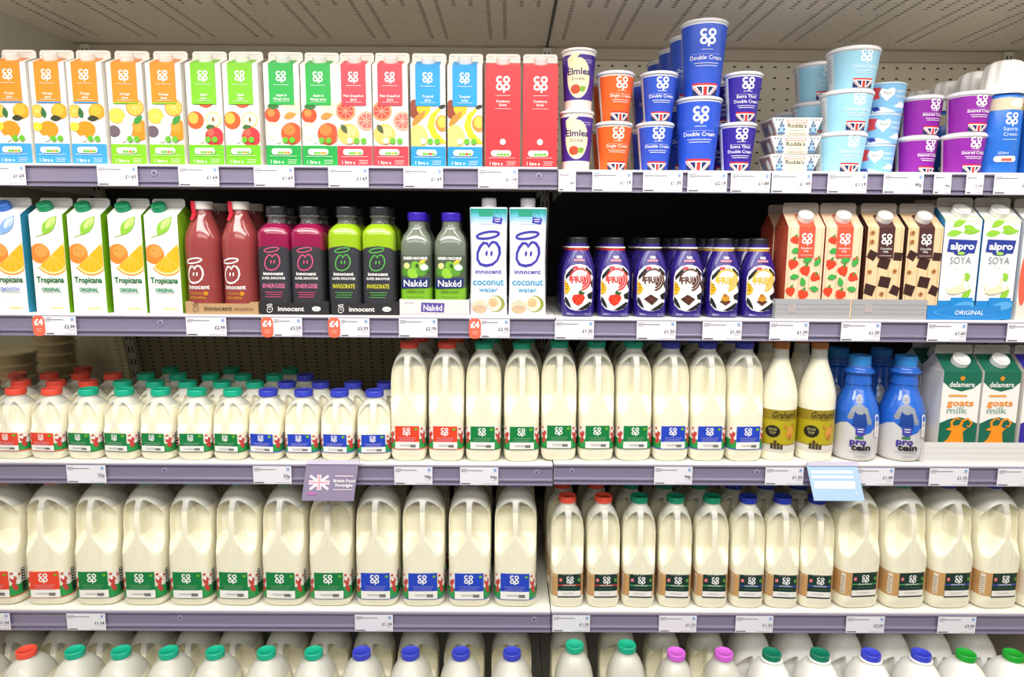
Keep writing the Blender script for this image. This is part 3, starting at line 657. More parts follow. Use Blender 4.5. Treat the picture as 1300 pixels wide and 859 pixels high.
def neck(z0, z1, r, mt=None):
    def f(root):
        mb = MB(); mb.rings([sup(r*1.15, r*1.15, 2, z0), sup(r, r, 2, z0+.008), sup(r, r, 2, z1-.006), sup(r*1.2, r*1.2, 2, z1-.004), sup(r*1.2, r*1.2, 2, z1-.002), sup(r, r, 2, z1)], mt or CLR); mb.build('neck', root)
    return f
bottle('energise', 'smoothie_bottle', SQ, m('#8c1344', .12, coat=.6), sup_art('#d8547c', 'ENERGISE', '#e87aa8'), [(.1895, .0195, .0165, '#2e2e33', dict(rough=.15))], sub=neck(.171, .190, .0165))
bottle('invig', 'smoothie_bottle', SQ, m('#94b81a', .12, coat=.6), sup_art('#56b04a', 'INVIGORATE', '#dfdc2c'), [(.1895, .0195, .0165, '#2e2e33', dict(rough=.15))], sub=neck(.171, .190, .0165))
def naked_art(A):
    A.rect(-.11, .004, .11, .052, m('#7cb52a')); A.rect(-.11, .052, .11, .114, m('#4f5a48')); A.text('GREEN MACHINE', 0, .106, .005, WHITE, .046, .03)
    for x, y, r, c in ((-.018, .083, .009, '#4f8a28'), (-.004, .080, .011, '#8fc83a'), (.012, .084, .010, '#5a9a2c'), (.0, .095, .008, '#76b232'), (-.016, .094, .006, '#cfd48a'), (.013, .096, .007, '#a8c85a'), (.022, .088, .006, '#3f7a24')): A.ell(x, y, r, r, m(c))
    A.ell(.004, .094, .0035, .004, m('#2e5a1c')); A.ell(.017, .091, .0075, .006, m('#dfe8e4')); A.leaf(.008, .1, .014, .003, 20, m('#e8c83a'))
    A.poly([(-.028, .050), (.025, .052), (.027, .071), (-.026, .070)], m('#23306e')); A.text('Nakéd', 0, .0545, .0125, WHITE, .044, .01); A.text('GREEN JUICE', 0, .042, .005, m('#3f5a1c'), .034); A.lines(0, .034, .034, 4, .006, m('#5a7a2c'), .0007)
bottle('naked', 'smoothie_bottle', [(0, .027, .027, 4), (.003, .0302, .0302, 4.5), (.12, .0305, .0305, 4.5), (.138, .0305, .0305, 4.2), (.152, .026, .026, 3.4), (.163, .019, .019, 2.4), (.168, .0175, .0175, 2), (.180, .0165, .0165, 2)], m('#6c7466', .15, coat=.6), naked_art, [(.1795, .0188, .0165, '#3a22b4', dict(rough=.25))])
def coco():
    root = thing('coconut_water_carton'); a, b = .0365, .034; st = [(0, a, b, 14), (.03, a*.985, b*.985, 9), (.11, a*.955, b*.955, 7), (.18, a*.98, b*.98, 10), (.205, a, b, 14), (.207, a*.97, b*.97, 14)]
    sec = Sec(st); mb = MB(); sec.mesh(mb, m('#ecebf3', .3), 60); sec.ref(.1); A = Art(mb, sec, .008)
    for i in range(6): A.rect(-.036, .204-.005*(i+1), .036, .2045-.005*i, m(('#2aa79c', '#3fb0b0', '#6cc0d0', '#92c8e6', '#b4d2f0', '#d0def5')[i])); A.k -= 1
    A.rect(-.036, .172, .036, .176, m('#dfe6f6'))
    A.k += 1; A.rect(-.018, .19, .008, .204, m('#2f9f80')); dk = m('#3a34a8')
    A.stroke([(.008, .188), (.016, .199), (.024, .186)], .0006, dk); A.poly([(.007, .178), (.024, .175), (.026, .186), (.009, .189)], dk); A.lines(.0165, .184, .011, 2, .004, WHITE, .0012)
    A.dude(0, .118, .0225, dk, .0048); A.text('innocent', 0, .081, .0085, dk, .050, .015); A.lines(.002, .077, .044, 1, 0, m('#9aa0c8'), .0005); A.text('coconut', .0, .059, .013, m('#2c9ac6'), .058, .015); A.text('water', .0, .046, .009, m('#2c9ac6'), .036, .012)
    A.ell(-.016, .018, .014, .013, m('#ddc8b0')); A.ell(-.016, .012, .013, .008, m('#c4a98c')); A.ell(.014, .023, .016, .016, m('#93994a')); A.ell(.011, .023, .0135, .0145, m('#f0dcc0')); A.ell(.009, .025, .009, .009, m('#e4b98c')); A.ell(.009, .022, .008, .005, m('#dcae80'))
    mb.build('carton_body', root); cap(root, .2065, .0145, .019, '#efeef2', y=-.006); register('coco', root)
coco()
def frijj(c1, pic, ringc):
    cm = m(c1)
    def f(A):
        A.rrect(-.0295, .012, .0285, .102, .024, m('#d9d6e4')); A.rrect(-.0285, .013, .0275, .101, .0235, m('#f3f0ec')); bk = m('#1c1c20')
        for P in ([(-.027, .080), (-.016, .094), (-.008, .096), (-.014, .086), (-.02, .078), (-.026, .072)], [(.014, .098), (.024, .088), (.0275, .08), (.022, .082), (.012, .093)], [(.0275, .075), (.022, .066), (.025, .058), (.0275, .056)], [(-.0275, .040), (-.022, .036), (-.016, .024), (-.014, .016), (-.022, .022), (-.0275, .03)], [(.0275, .05), (.016, .044), (.018, .036), (.0275, .034)], [(.022, .03), (.0, .015), (-.004, .014), (.006, .013), (.018, .017), (.026, .027)]): A.poly(P, bk)
        for r, a0, a1, w in ((.0195, 50, 190, .003), (.0195, -80, 45, .0034), (.0148, -75, 35, .0034), (.0105, -60, 25, .003)): A.arc(.002, .073, r, r*1.05, a0, a1, w, cm, 12); A.k -= 1
        A.k += 1; A.text('FRijj', -.001, .067, .0125, cm, .027, .03, rot=8)
        A.rect(-.013, .0935, -.002, .0985, m('#c8324a')); A.text('Milk', .006, .094, .004, m('#55555f')); A.text('WIN', .0, .113, .0055, WHITE, .013, .03); A.rect(-.012, .108, .012, .1115, m('#e88aa0'))
        A.poly([(-.0275, .072), (-.022, .066), (-.016, .056), (-.02, .047), (-.0275, .044)], m('#f0b51e')); A.lines(-.023, .063, .006, 3, .005, m('#4a3a1c'), .0014)
        if pic == 's': A.poly([(-.010, .043), (.008, .045), (.012, .037), (.006, .026), (-.002, .022), (-.010, .028), (-.013, .036)], m('#dc2f20')); A.leaf(.001, .044, .012, .003, 20, m('#2f5a24')); A.leaf(.001, .044, .010, .003, 70, m('#2f5a24')); [A.ell(x, y, .0007, .0009, m('#f3c24a'), 0, 6) for x, y in ((-.006, .038), (0, .034), (.005, .038), (-.003, .029), (.004, .03))]
        elif pic == 'c': A.poly([(-.015, .036), (-.002, .045), (.013, .036), (.001, .024)], m('#4a261c')); A.stroke([(-.008, .0405), (.007, .030)], .0008, m('#7a4a38')); A.stroke([(-.007, .030), (.0055, .0405)], .0008, m('#7a4a38'))
        else: A.poly([(-.010, .032), (0, .037), (.012, .032), (.002, .024)], m('#5a3020')); A.ell(.001, .038, .008, .006, m('#c98f2a')); A.ell(.0, .044, .004, .003, m('#a86a20'))
        A.text('500ml e', -.016, .004, .004, m('#c4bfe0'), .012); A.lines(.018, .006, .014, 2, .003, m('#9a92c8'), .0008)
    return f
for k, c1, p, rc in (('straw', '#d83a3c', 's', '#b5281c'), ('choc', '#5a2f24', 'c', '#3c1c18'), ('honey', '#e2bb2e', 'h', '#c89a28')):
    bottle('frijj_'+k, 'milkshake_bottle', smooth_st([(0, .030, .026, 3), (.003, .0318, .0285, 3), (.05, .0322, .029, 3), (.088, .032, .0285, 3), (.11, .027, .0245, 2.6), (.128, .0205, .0205, 2), (.133, .0185, .0185, 2), (.142, .0175, .0175, 2)], 3), m('#2c1c78', .25, coat=.3), frijj(c1, p, rc),
           [(.1275, .0203, .006, rc, dict(name='neck_ring', ribs=0)), (.133, .0212, .003, '#efe6d8', dict(name='neck_band', ribs=0)), (.1385, .0175, .0155, '#202226')])
def graham_art(A):
    A.rect(-.12, .022, .12, .106, m('#94801e')); A.rect(-.12, .026, .12, .085, m('#b5a51c')); A.rect(-.12, .020, .12, .034, m('#d9d2c8')); A.stroke([(-.04+.01*i, .034+.002*((i % 2))) for i in range(9)], .001, m('#6a4a28'))
    A.text("Graham's", .010, .090, .0125, m('#1d1a12'), .050, .01, slant=.25); A.lines(.012, .085, .02, 1, 0, m('#3a3418'), .0006)
    A.ell(-.012, .062, .0145, .0125, m('#211f1a')); A.text('GOLD', -.012, .064, .005, m('#c9c07a'), .016); A.text('TOP', -.012, .0565, .005, m('#c9c07a'), .012)
    for x, z, h in ((-.012, .026, .012), (-.006, .026, .018), (0, .026, .013), (.006, .026, .010)): A.rect(x-.0025, z, x+.0025, z+h, m('#4a3f1e'))
    A.ell(.022, .060, .008, .013, m('#d8973a')); A.ell(.022, .052, .004, .006, m('#b8702a')); A.leaf(.014, .07, .009, .003, 130, m('#c8822e')); A.leaf(.027, .07, .009, .003, 60, m('#c8822e'))
bottle('graham', 'milk_bottle', smooth_st([(0, .032, .032, 2), (.004, .0355, .0355, 2), (.06, .0364, .0364, 2), (.118, .0364, .0364, 2), (.135, .0356, .0356, 2), (.165, .029, .029, 2), (.195, .0185, .0185, 2), (.212, .0155, .0155, 2), (.226, .0150, .0150, 2)], 3), MK['large'], graham_art, [(.2255, .0165, .014, '#c47a3c')])
def prot_art(A):
    b = m('#2566cc', .2, coat=.5); A.poly([(-.12, .068), (-.05, .070), (-.036, .078), (-.022, .081), (-.010, .072), (.0, .060), (.010, .057), (.024, .062), (.03, .07), (.05, .072), (.12, .068), (.12, .155), (-.12, .155)], b)
    hair, skin, top = m('#a9adb3'), m('#8f949d'), m('#173f8e')
    A.ell(-.002, .127, .008, .010, hair); A.ell(-.002, .125, .0055, .0075, skin)
    A.poly([(-.016, .112), (-.004, .117), (.004, .117), (.016, .110), (.021, .092), (.024, .078), (.016, .078), (.012, .092), (.012, .074), (-.011, .074), (-.012, .09), (-.020, .086), (-.024, .092)], skin)
    A.poly([(-.010, .104), (-.004, .098), (.005, .098), (.010, .104), (.013, .090), (.014, .068), (-.013, .075), (-.012, .09)], top)
    A.stroke([(.022, .082), (.014, .100), (.003, .110)], .006, skin); A.stroke([(-.022, .09), (-.016, .102), (-.006, .112)], .005, skin)
    for q in (-.0022, .0018): A.ell(-.002+q, .1262, .0007, .0005, m('#4a4e58'), 0, 6)
    A.stroke([(-.0045, .1225), (-.002, .1215), (.0005, .1225)], .0007, WHITE)
    A.rect(-.006, .058, .011, .073, m('#4446a4')); A.poly([(-.006, .058), (.011, .058), (.0025, .052)], m('#4446a4')); A.rect(-.006, .049, .009, .0535, m('#2e7a44')); A.lines(.0025, .068, .011, 2, .005, WHITE, .0015)
    A.text('pro', .000, .0375, .012, m('#3a2c94'), .030, .035); A.text('tein', .006, .0255, .012, m('#24222a'), .037, .035); A.lines(.004, .021, .040, 1, 0, m('#9a96a0'), .001); A.lines(.006, .014, .022, 2, .004, m('#a8a4ac'), .0006)
    A.rrect(.031, .052, .043, .098, .005, m('#e8e8ee')); A.ell(.037, .089, .0045, .006, m('#2f6fd0')); A.ell(.037, .077, .0035, .005, m('#b8b4b0')); A.lines(.037, .066, .007, 3, .004, m('#c8786a'), .001)
bottle('prot', 'milk_bottle', smooth_st([(0, .034, .034, 2), (.005, .041, .041, 2), (.02, .0438, .0438, 2), (.07, .0440, .0440, 2), (.10, .0415, .0415, 2), (.125, .034, .034, 2), (.145, .0255, .0255, 2), (.165, .0215, .0215, 2), (.175, .021, .021, 2), (.1765, .0255, .0255, 2), (.182, .0262, .0262, 2), (.185, .022, .022, 2), (.192, .0205, .0205, 2)], 2), m('#cfcccc', .2, coat=.5), lambda A: (prot_art(A), A.rect(-.12, .1545, .12, .191, m('#2566cc', .2, coat=.5))), [(.191, .0215, .021, '#2f8ad6')])

# ---------------------------------------------------------------- shelf-ready trays
def tray(name, x0, x1, y0, y1, z, hf, hb, mat, label, art=None, slant=0, col='#8a8a8a'):
    root = thing(name); w = x1-x0; d = y1-y0; root.location = ((x0+x1)/2, y0, z); a = w/2; mb = MB(); t = .001
    mb.box(-a, a, 0, d, 0, t, mat)
    mb.box(-a, a, d-t, d, t, hb, mat)
    for s in (-1, 1):
        X0, X1 = (-a, -a+t) if s < 0 else (a-t, a)
        P = [(0, t), (d-t, t), (d-t, hb), (d*.5, hb), (.012, hf), (0, hf)]
        mb.prism_x(P, X0, X1, mat)
    mb.build('tray_body', root)
    fb = MB(); P = [(-a, 0), (a, 0), (a, hf), (a*.8, hf), (a*.74, hf*.86), (-a*.74, hf*.86), (-a*.8, hf), (-a, hf)] if slant else [(-a, 0), (a, 0), (a, hf), (-a, hf)]
    n = len(P); fb.add([(x, -t, zz) for x, zz in P]+[(x, 0, zz) for x, zz in P], [tuple(range(n)), tuple(reversed(range(n, 2*n)))]+[(i, i+n, (i+1) % n+n, (i+1) % n) for i in range(n)], mat)
    if art: art(Art(fb, Flat(-t)), w)
    fb.build('tray_front', root); tag(root, label, 'tray'); return root

# ================================================================ the chiller
D, BK = 1.30, 1.77
ZL = {1: .1404, 2: -.1406, 3: -.4355, 4: -.7488}; ZR = {1: .1364, 2: -.1426, 3: -.4325, 4: -.7480}
ZBASE = -1.0795
XL, XS, XR = -1.076, .0905, 1.263
CE = .479
floor = MB(); floor.box(-3, 3, -3, 1.9, -.02, 0, m('#8a8780', .3)); struct(floor, 'floor')
HOLE = '#1c1a17'
cream = panel_mat('cream_perforated_steel', '#d8cfbb', '#4a4438', .034, .026, .0075, .0045)
slot = panel_mat('slotted_steel', '#b3a584', '#1d1812', .031, .0118, .0075, .0035)
dark = panel_mat('perforated_steel_baked_shade', '#1b1a1a', '#050505', .034, .026, .008, .005)  # shade of the unlit backs put into a near-black panel colour
def back(i, x0, x1, z0, z1, y0, y1, mat):      # a back panel, leaning away towards its foot
    b = MB(); b.prism_x([(y0, E+z0), (y1, E+z1), (y1+.01, E+z1), (y0+.01, E+z0)], x0, x1, mat); struct(b, 'wall_back' if i == 0 else 'wall_back_%d' % i)
back(0, XL, XR, .13, CE+.01, BK, BK, cream); back(1, XL, XR, -.15, .13, 1.84, 1.775, dark); back(2, XL-.5, XS, -.44, -.15, 1.92, 1.85, slot); back(3, XS, XR, -.44, -.15, 1.92, 1.85, dark); back(4, XL, XR, ZBASE-.02, -.44, 1.93, 1.93, dark)
b = MB(); b.box(XL, XR, BK-.012, BK, E+CE-.028, E+CE-.004, m('#b5aa98')); struct(b, 'trim_1')
b = MB(); b.box(XL-.03, XL, .95, 1.94, E-.14, E+.75, m('#c8c2b4', .3)); b.box(XL-.03, XL, .95, 1.94, 0, E-.4365, m('#c8c2b4', .3)); struct(b, 'wall_left')
b = MB(); b.box(XL-.006, XL-.001, 1.2, 1.9, E-.4364, E-.141, m('#cfd4cc', .12, trans=.95)); struct(b, 'window_1')
b = MB(); b.box(XL-.5, XL-.031, 1.32, 1.85, E-.46, E-.4355, m('#dcd8cc')); struct(b, 'trim_8')
b = MB(); b.box(XR, XR+.03, .95, 1.94, 0, E+.75, m('#c9bfac', .3)); struct(b, 'wall_right')
cm = ceiling_mat()
for i, (x0, x1) in enumerate(((XL, XS-.001), (XS+.001, XR))):
    b = MB(); b.box(x0, x1, 1.12, BK, E+CE, E+CE+.01, cm); b.box(x0, x1, 1.10, 1.12, E+CE, E+CE+.14, m('#cfcac0')); struct(b, 'ceiling' if i == 0 else 'ceiling_2')
b = MB(); b.box(XS-.003, XS+.003, 1.12, BK, E+CE-.0006, E+CE+.002, m('#2a2724')); struct(b, 'trim_2')
b = MB(); b.box(XL, XR, 1.0, BK, E+CE+.16, E+CE+.2, m('#cfcac0')); b.box(XL, XR, .98, 1.0, E+CE+.1, E+CE+.2, m('#cfcac0')); struct(b, 'trim_3')
def upright(x, i):
    b = MB(); yb = lambda z: BK if z > E+.13 else BK+.005+(E+.13-z)*.235
    zt = [E+CE-.004, E+.13, E-.44, .3]; b.prism_x([(yb(z)-.02, z) for z in zt]+[(yb(z)-.002, z) for z in reversed(zt)], x-.011, x+.011, m('#cdc6b6', .3)); A = Art(b, lambda u, v, off: (u, yb(v)-.02-off, v))
    for k in range(44):
        z = E-1.1+k*.036
        for q in (-.005, .005): A.rect(x+q-.0018, z, x+q+.0018, z+.017, m('#2a2620')); A.k -= 1
    struct(b, 'trim_%d' % i)
upright(-1.045, 4); upright(XS, 5); upright(XR-.03, 6)
b = MB(); b.box(XL, XR, D-.02, 1.93, ZBASE+E-.05, ZBASE+E-.03, m('#bdb9b0')); b.box(XL, XR, D-.105, D-.09, 0, ZBASE+E-.03, m('#8b879c')); struct(b, 'trim_7')

# shelves
RAIL = m('#827b93', .2, coat=.4); DECK = m('#f4f2ea', .35)
ordn = ['first', 'second', 'third', 'fourth', 'fifth', 'sixth', 'seventh', 'eighth', 'ninth', 'tenth', 'eleventh', 'twelfth', 'thirteenth', 'fourteenth', 'fifteenth']
SH = {1: 'topmost', 2: 'second', 3: 'third', 4: 'fourth'}
def shelf(n, side):
    z = (ZL if side == 'left' else ZR)[n]+E; x0, x1 = (XL+.002, XS-.001) if side == 'left' else (XS+.001, XR-.002)
    r = thing('chiller_shelf'); r.location = ((x0+x1)/2, D, z); a = (x1-x0)/2
    b = MB(); DP = {1: 1.762, 2: 1.833, 3: 1.905, 4: 1.915}[n]-D; b.box(-a, a, 0, DP, -.0025, 0, DECK); b.box(-a, a, 0, .0015, -.03, -.0025, DECK)
    for s in (-1, 1): b.box(s*(a-.02)-.0015, s*(a-.02)+.0015, .03, DP, -.03, -.0025, DECK)
    b.build('deck', r)
    p = MB(); p.prism_x([(0, -.003), (-.006, -.0035), (-.006, -.0055), (-.0015, -.007), (-.0025, -.0295), (-.0078, -.031), (-.0078, -.0335), (-.004, -.0345), (-.0045, -.0395), (-.0085, -.0405), (-.0085, -.042), (0, -.042)], -a, a, RAIL); p.build('price_rail', r)
    tag(r, 'white steel shelf with lavender price rail, %s shelf down in the %s bay' % (SH[n], side), 'shelf')
    return r
SHELVES = {(n, s): shelf(n, s) for n in (1, 2, 3, 4) for s in ('left', 'right')}
for i, s in enumerate(('left', 'right')):     # deep bottom deck
    x0, x1 = (XL+.002, XS-.001) if s == 'left' else (XS+.001, XR-.002)
    b = MB(); b.box(x0, x1, D-.11, 1.926, ZBASE+E-.028, ZBASE+E, DECK); o = b.build('base_deck'); tag(o, 'white bottom deck of the %s bay, under the lowest milk' % s, 'shelf')
for (n, px) in ((1, 197), (1, 684), (2, 205), (3, 210), (3, 681), (4, 230), (4, 678), (3, 726), (3, 960), (2, 1200)):
    side = 'left' if px < 703 else 'right'; z = (ZL if side == 'left' else ZR)[n]; sh = SHELVES[(n, side)]
    p = at(px, 600, D); mb = MB(); X = at(px, {1: 225, 2: 415, 3: 600, 4: 787}[n], D).x
    mb.rings([[(.0055*cos(t*pi/8), yy, .0055*sin(t*pi/8)) for t in range(16)] for yy in (0, -.0012)], m('#a79fba', .2)); mb.rings([[(.003*cos(t*pi/8), yy, .003*sin(t*pi/8)) for t in range(16)] for yy in (-.0012, -.002)], m('#6a5f84', .2))
    mb.build('rail_clip', sh, (X-sh.location.x, -.0022, -.016))

# price tickets
RY = {1: 226, 2: 415, 3: 600, 4: 787}
TK = [(1, -18, 33, '£1.69', 0), (1, 124, 175, '£1.69', 0), (1, 227, 278, '£1.69', 0), (1, 322.6, 373.6, '£1.69', 0), (1, 417, 468, '£1.69', 0), (1, 512.4, 562.4, '£1.69', 0), (1, 607, 657.4, '£1.19', 0),
      (1, 709, 731, '90p', 0), (1, 752, 802.5, '£1.19', 0), (1, 816.5, 866.5, '£1.39', 0), (1, 873, 923, '£2.19', 0), (1, 928, 978, '£1.89', 0), (1, 980, 1030.5, '£1.99', 0), (1, 1051, 1101, '£1.19', 0), (1, 1122, 1172.6, '90p', 0), (1, 1186, 1208, '90p', 0), (1, 1227, 1249, '£1.00', 0), (1, 1262.6, 1313, '£1.99', 0),
      (2, 43, 97, '£2.99', 1), (2, 236.5, 287.5, '£2.99', 0), (2, 332.5, 383.6, '£3.59', 1), (2, 417.4, 469, '£3.59', 1), (2, 506.5, 555.4, '£2.79', 0), (2, 596, 647, '£2.75', 1),
      (2, 704.5, 754, '£1.30', 0), (2, 808.4, 858, '£1.30', 0), (2, 892, 941.7, '£1.30', 0), (2, 977, 1026.7, '£1.39', 0), (2, 1068, 1118, '£1.39', 0), (2, 1177.8, 1227.5, '£1.60', 0), (2, 1279, 1329, '£1.60', 0),
      (3, 84.8, 134.5, '52p', 0), (3, 321.4, 370, '52p', 0), (3, 500.5, 549, '94p', 0), (3, 584, 632.5, '94p', 0), (3, 830.6, 879, '94p', 0), (3, 971.7, 1020, '£1.35', 0), (3, 1086, 1135, '£1.49', 0), (3, 1180, 1229.5, '£1.75', 0), (3, 1266.8, 1316, '£1.75', 0),
      (4, -34, 13, '£1.24', 0), (4, 85, 134, '£1.34', 0), (4, 450.5, 498.8, '£1.34', 0), (4, 701.5, 749, '£1.35', 0), (4, 836.7, 884.3, '£1.33', 0), (4, 934, 981.5, '£1.33', 0), (4, 1074.5, 1123, '£2.00', 0), (4, 1191, 1239, '£2.00', 0)]
TINK, TM = m('#3b3a44'), m('#e9e7ef', .3)
BELOW = {}
cnt = {}
for n, a, c_, price, promo in TK:
    side = 'left' if (a+c_)/2 < 702 else 'right'; key = (n, side); cnt[key] = cnt.get(key, 0)+1
    X0, X1 = at(a, RY[n], D-.009).x, at(c_, RY[n], D-.009).x; z = (ZL if side == 'left' else ZR)[n]+E
    r = thing('price_ticket'); r.location = ((X0+X1)/2, D-.0087, z); w = X1-X0
    mb = MB(); mb.box(-w/2, w/2, -.0008, 0, -.0405, -.0045, TM); A = Art(mb, Flat(-.0008)); xl = -w/2+.002+(.022 if promo else 0)
    wl = w/2-xl-.002
    A.rect(xl, -.0085, xl+wl*.18, -.0078, TINK); A.rect(xl, -.0115, xl+wl*.6, -.0102, m('#77757f')); A.rect(xl, -.014, xl+wl*.15, -.0133, m('#77757f')); A.rect(xl, -.0385, xl+wl*.26, -.0367, TINK); A.rect(w/2-.002-wl*.42, -.0378, w/2-.002, -.0372, m('#a5a3ad'))
    A.text(price, w/2-.0025, -.027, .0062 if w > .04 else .004, TINK, None, .005, 'r'); A.rect(w/2-.014, -.0305, w/2-.003, -.0299, m('#a5a3ad'))
    if w > .04: A.rrect(w/2-.009, -.0125, w/2-.0035, -.0065, .001, m('#9fb8e2')); A.rect(w/2-.0078, -.0105, w/2-.0047, -.0095, m('#4c78c8'))
    mb.build('ticket_card', r)
    if promo:
        pb = MB(); A = Art(pb, Flat(-.0014), None, .0002); A.rrect(-w/2-.001, -.0425, -w/2+.022, -.003, .009, m('#ee6a50')); A.text('£4', -w/2+.0105, -.021, .011, m('#fff6f2'), .017, .04); A.lines(-w/2+.0105, -.029, .012, 2, .004, m('#f8c4b8'), .001); pb.build('promo_disc', r)
    tag(r, '%sticket reading %s, %s from left on the %s bay rail, %s shelf' % ('small ' if w < .04 else '', price, ordn[cnt[key]-1], side, {1: 'top', 2: 'second', 3: 'third', 4: 'fourth'}[n]), 'price ticket', 'price tickets on the shelf rails')

# hanging promotional signs
def sign(px0, px1, py0, py1, col, art, label, lean, name='shelf_sign'):
    p0, p1 = at(px0, py0, D-.014), at(px1, py0, D-.014); w = p1.x-p0.x; h = p0.z-at(px0, py1, D-.02).z
    r = thing(name); r.location = ((p0.x+p1.x)/2, D-.0135, p0.z); r.rotation_euler = (radians(-14), 0, 0); mb = MB()
    n = 1; P = [(-w/2, 0), (w/2, 0), (w/2+lean, -h), (-w/2+lean, -h)]
    mb.add([(x, -.001, z) for x, z in P]+[(x, 0, z) for x, z in P], [(0, 3, 2, 1), (4, 5, 6, 7), (0, 1, 5, 4), (1, 2, 6, 5), (2, 3, 7, 6), (3, 0, 4, 7)], col)
    A = Art(mb, Flat(-.001)); art(A, w, h); mb.build('sign_card', r)
    cb = MB(); cb.box(-w/2+.002, w/2+.002, -.003, .004, 0, .008, m('#cfc8de', .15)); cb.build('sign_holder', r); tag(r, label, 'sign'); return r
def s1(A, w, h):
    c = m('#eedde8'); x0 = -w/2+.007; A.jack(x0-.004, -h*.72, x0+.034, -h*.28) if 0 else None
    cx, cy = -w*.24, -h*.5; wh, rd = m('#f0e2ec'), m('#e0a6b0')
    for sg in (1, -1):
        for sx in (1, -1): A.stroke([(cx+sx*.004, cy+sg*.003), (cx+sx*.018, cy+sg*.013)], .005, wh); A.k -= 1
    A.k += 1; A.rect(cx-.0205, cy-.004, cx+.0205, cy+.004, wh); A.rect(cx-.004, cy-.015, cx+.004, cy+.015, wh); A.rect(cx-.0205, cy-.0015, cx+.0205, cy+.0015, rd); A.rect(cx-.0018, cy-.015, cx+.0018, cy+.015, rd)
    A.lines(w*.24, -h*.33, .036, 1, 0, c, .0016); A.text('British Food', w*.24, -h*.49, .0055, WHITE, .042, .02); A.text('Fortnight', w*.24, -h*.61, .0055, WHITE, .034, .02); A.lines(w*.22, -h*.70, .040, 1, 0, c, .0012); A.rect(-w*.45, -h*.83, -w*.29, -h*.77, m('#c86ab0'))
sign(389, 455, 589, 634, m('#8f839f', .2, coat=.4), s1, 'mauve British Food Fortnight sign with pale flag hanging from the third shelf', -.007)
def s2(A, w, h):
    A.rect(-w*.42, -h*.22, w*.40, -h*.14, m('#e8f2fd')); A.rect(-w*.42, -h*.36, w*.42, -h*.28, m('#e8f2fd')); A.rect(-w*.36, -h*.66, w*.44, -h*.44, m('#fbfbfa')); A.lines(.0, -h*.55, w*.55, 1, 0, m('#e8e0cc'), .001); A.ell(w*.46, -h*.78, .0018, .0018, WHITE)
sign(1024, 1088, 591, 634, m('#b2d0f2', .25, coat=.3), s2, 'light blue sign with white box hanging from the third shelf', .012)

# ================================================================ stocking the shelves
def X(px, py, Y): return at(px, py, Y).x
G = .0004
FR = D+.014
# --- row 1 left: juice cartons
names = ['blue-based orange']*3+['green-based orange']*2+['light green apple']*2+['green apple and mango']*2+['pink grapefruit']*2+['blue tropical']*2+['red cranberry']*2
kinds = ['smooth']*3+['orange']*2+['apple']*2+['mango']*2+['grape']*2+['trop']*2+['cran']*2
xs = [20, 68, 115, 163.5, 212.8, 263, 309.7, 360.3, 406.2, 451, 496.5, 543.5, 590.5, 638, 685.5]
for i, (k, nm, px) in enumerate(zip(kinds, names, xs)):
    same = [j for j in range(15) if names[j] == nm]; q = {2: ['left', 'right'], 3: ['leftmost', 'middle', 'rightmost']}[len(same)][same.index(i)]
    place('juice_'+k, X(px, 200, FR), FR+.034+random.uniform(0, .003), ZL[1]+E+G, '%s juice carton on top shelf, %s of the %s' % (nm, q, 'pair' if len(same) == 2 else 'three'), 'juice carton', 'cartons of juice on the top shelf', rz=random.uniform(-1, 1))
# --- row 1 right: pots
def stack(kind, px, py, Y, n, hh, z0, desc, cat, group, rzs=None, dx=0, which=None):
    names_ = {1: ['single'], 2: ['lower', 'upper'], 3: ['bottom', 'middle', 'top']}[n]
    for i in range(n):
        place(kind, X(px, py, Y)+dx*i, Y, z0+E+G+i*(hh+.001), desc % names_[i], cat, group, rz=(rzs[i] if rzs else random.uniform(-4, 4)))
z1 = ZR[1]; CG = 'pots of cream on the top shelf'
stack('elmlea', 731, 205, D+.046, 2, .1105, z1, '%s purple and cream double cream pot at the left end beside the cranberry cartons', 'cream pot', CG, [2, 0], .002)
stack('single', 778, 205, D+.048, 2, .0905, z1, '%s orange single cream pot in the front stack', 'cream pot', CG, [-3, 3], .001)
stack('single', 771, 200, D+.125, 2, .0905, z1, '%s orange single cream pot in the rear stack', 'cream pot', CG)
stack('double', 830, 205, D+.048, 2, .0905, z1, '%s small blue double cream pot in the front stack', 'cream pot', CG, [0, 0], .004)
stack('double', 820, 200, D+.125, 2, .0905, z1, '%s small blue double cream pot in the rear stack', 'cream pot', CG)
for i in range(4): stack('tall', 884-i*15, 205, D+.054+i*.093, 2, .1370, z1, '%s tall blue double cream pot, '+['front stack', 'second stack back', 'third stack back', 'rearmost stack'][i], 'cream pot', 'tall pots of double cream', [-2, 2] if i == 0 else None, .004)
stack('thick', 934, 205, D+.046, 2, .0905, z1, '%s indigo extra thick cream pot in the front stack', 'cream pot', CG, [0, 2], .006)
stack('thick', 917, 200, D+.125, 2, .0905, z1, '%s indigo extra thick cream pot in the rear stack', 'cream pot', CG)
stack('rodda', 1000, 205, D+.050, 3, .0325, z1, '%s white tapered clotted cream pack with blue flower print', 'cream pack', 'clotted cream packs', [0, -1, 0])
stack('fraiche', 1064, 208, D+.063, 3, .0765, z1, '%s pale blue creme fraiche pot in the tall front stack', 'creme fraiche pot', 'pale blue creme fraiche pots', [2, 0, 0], .007)
stack('fraiche', 1031, 205, D+.175, 3, .0765, z1, '%s pale blue creme fraiche pot in the stack behind the front one', 'creme fraiche pot', 'pale blue creme fraiche pots')
stack('fraiche', 1004, 202, D+.285, 2, .0765, z1, '%s pale blue creme fraiche pot in the rearmost low stack', 'creme fraiche pot', 'pale blue creme fraiche pots')
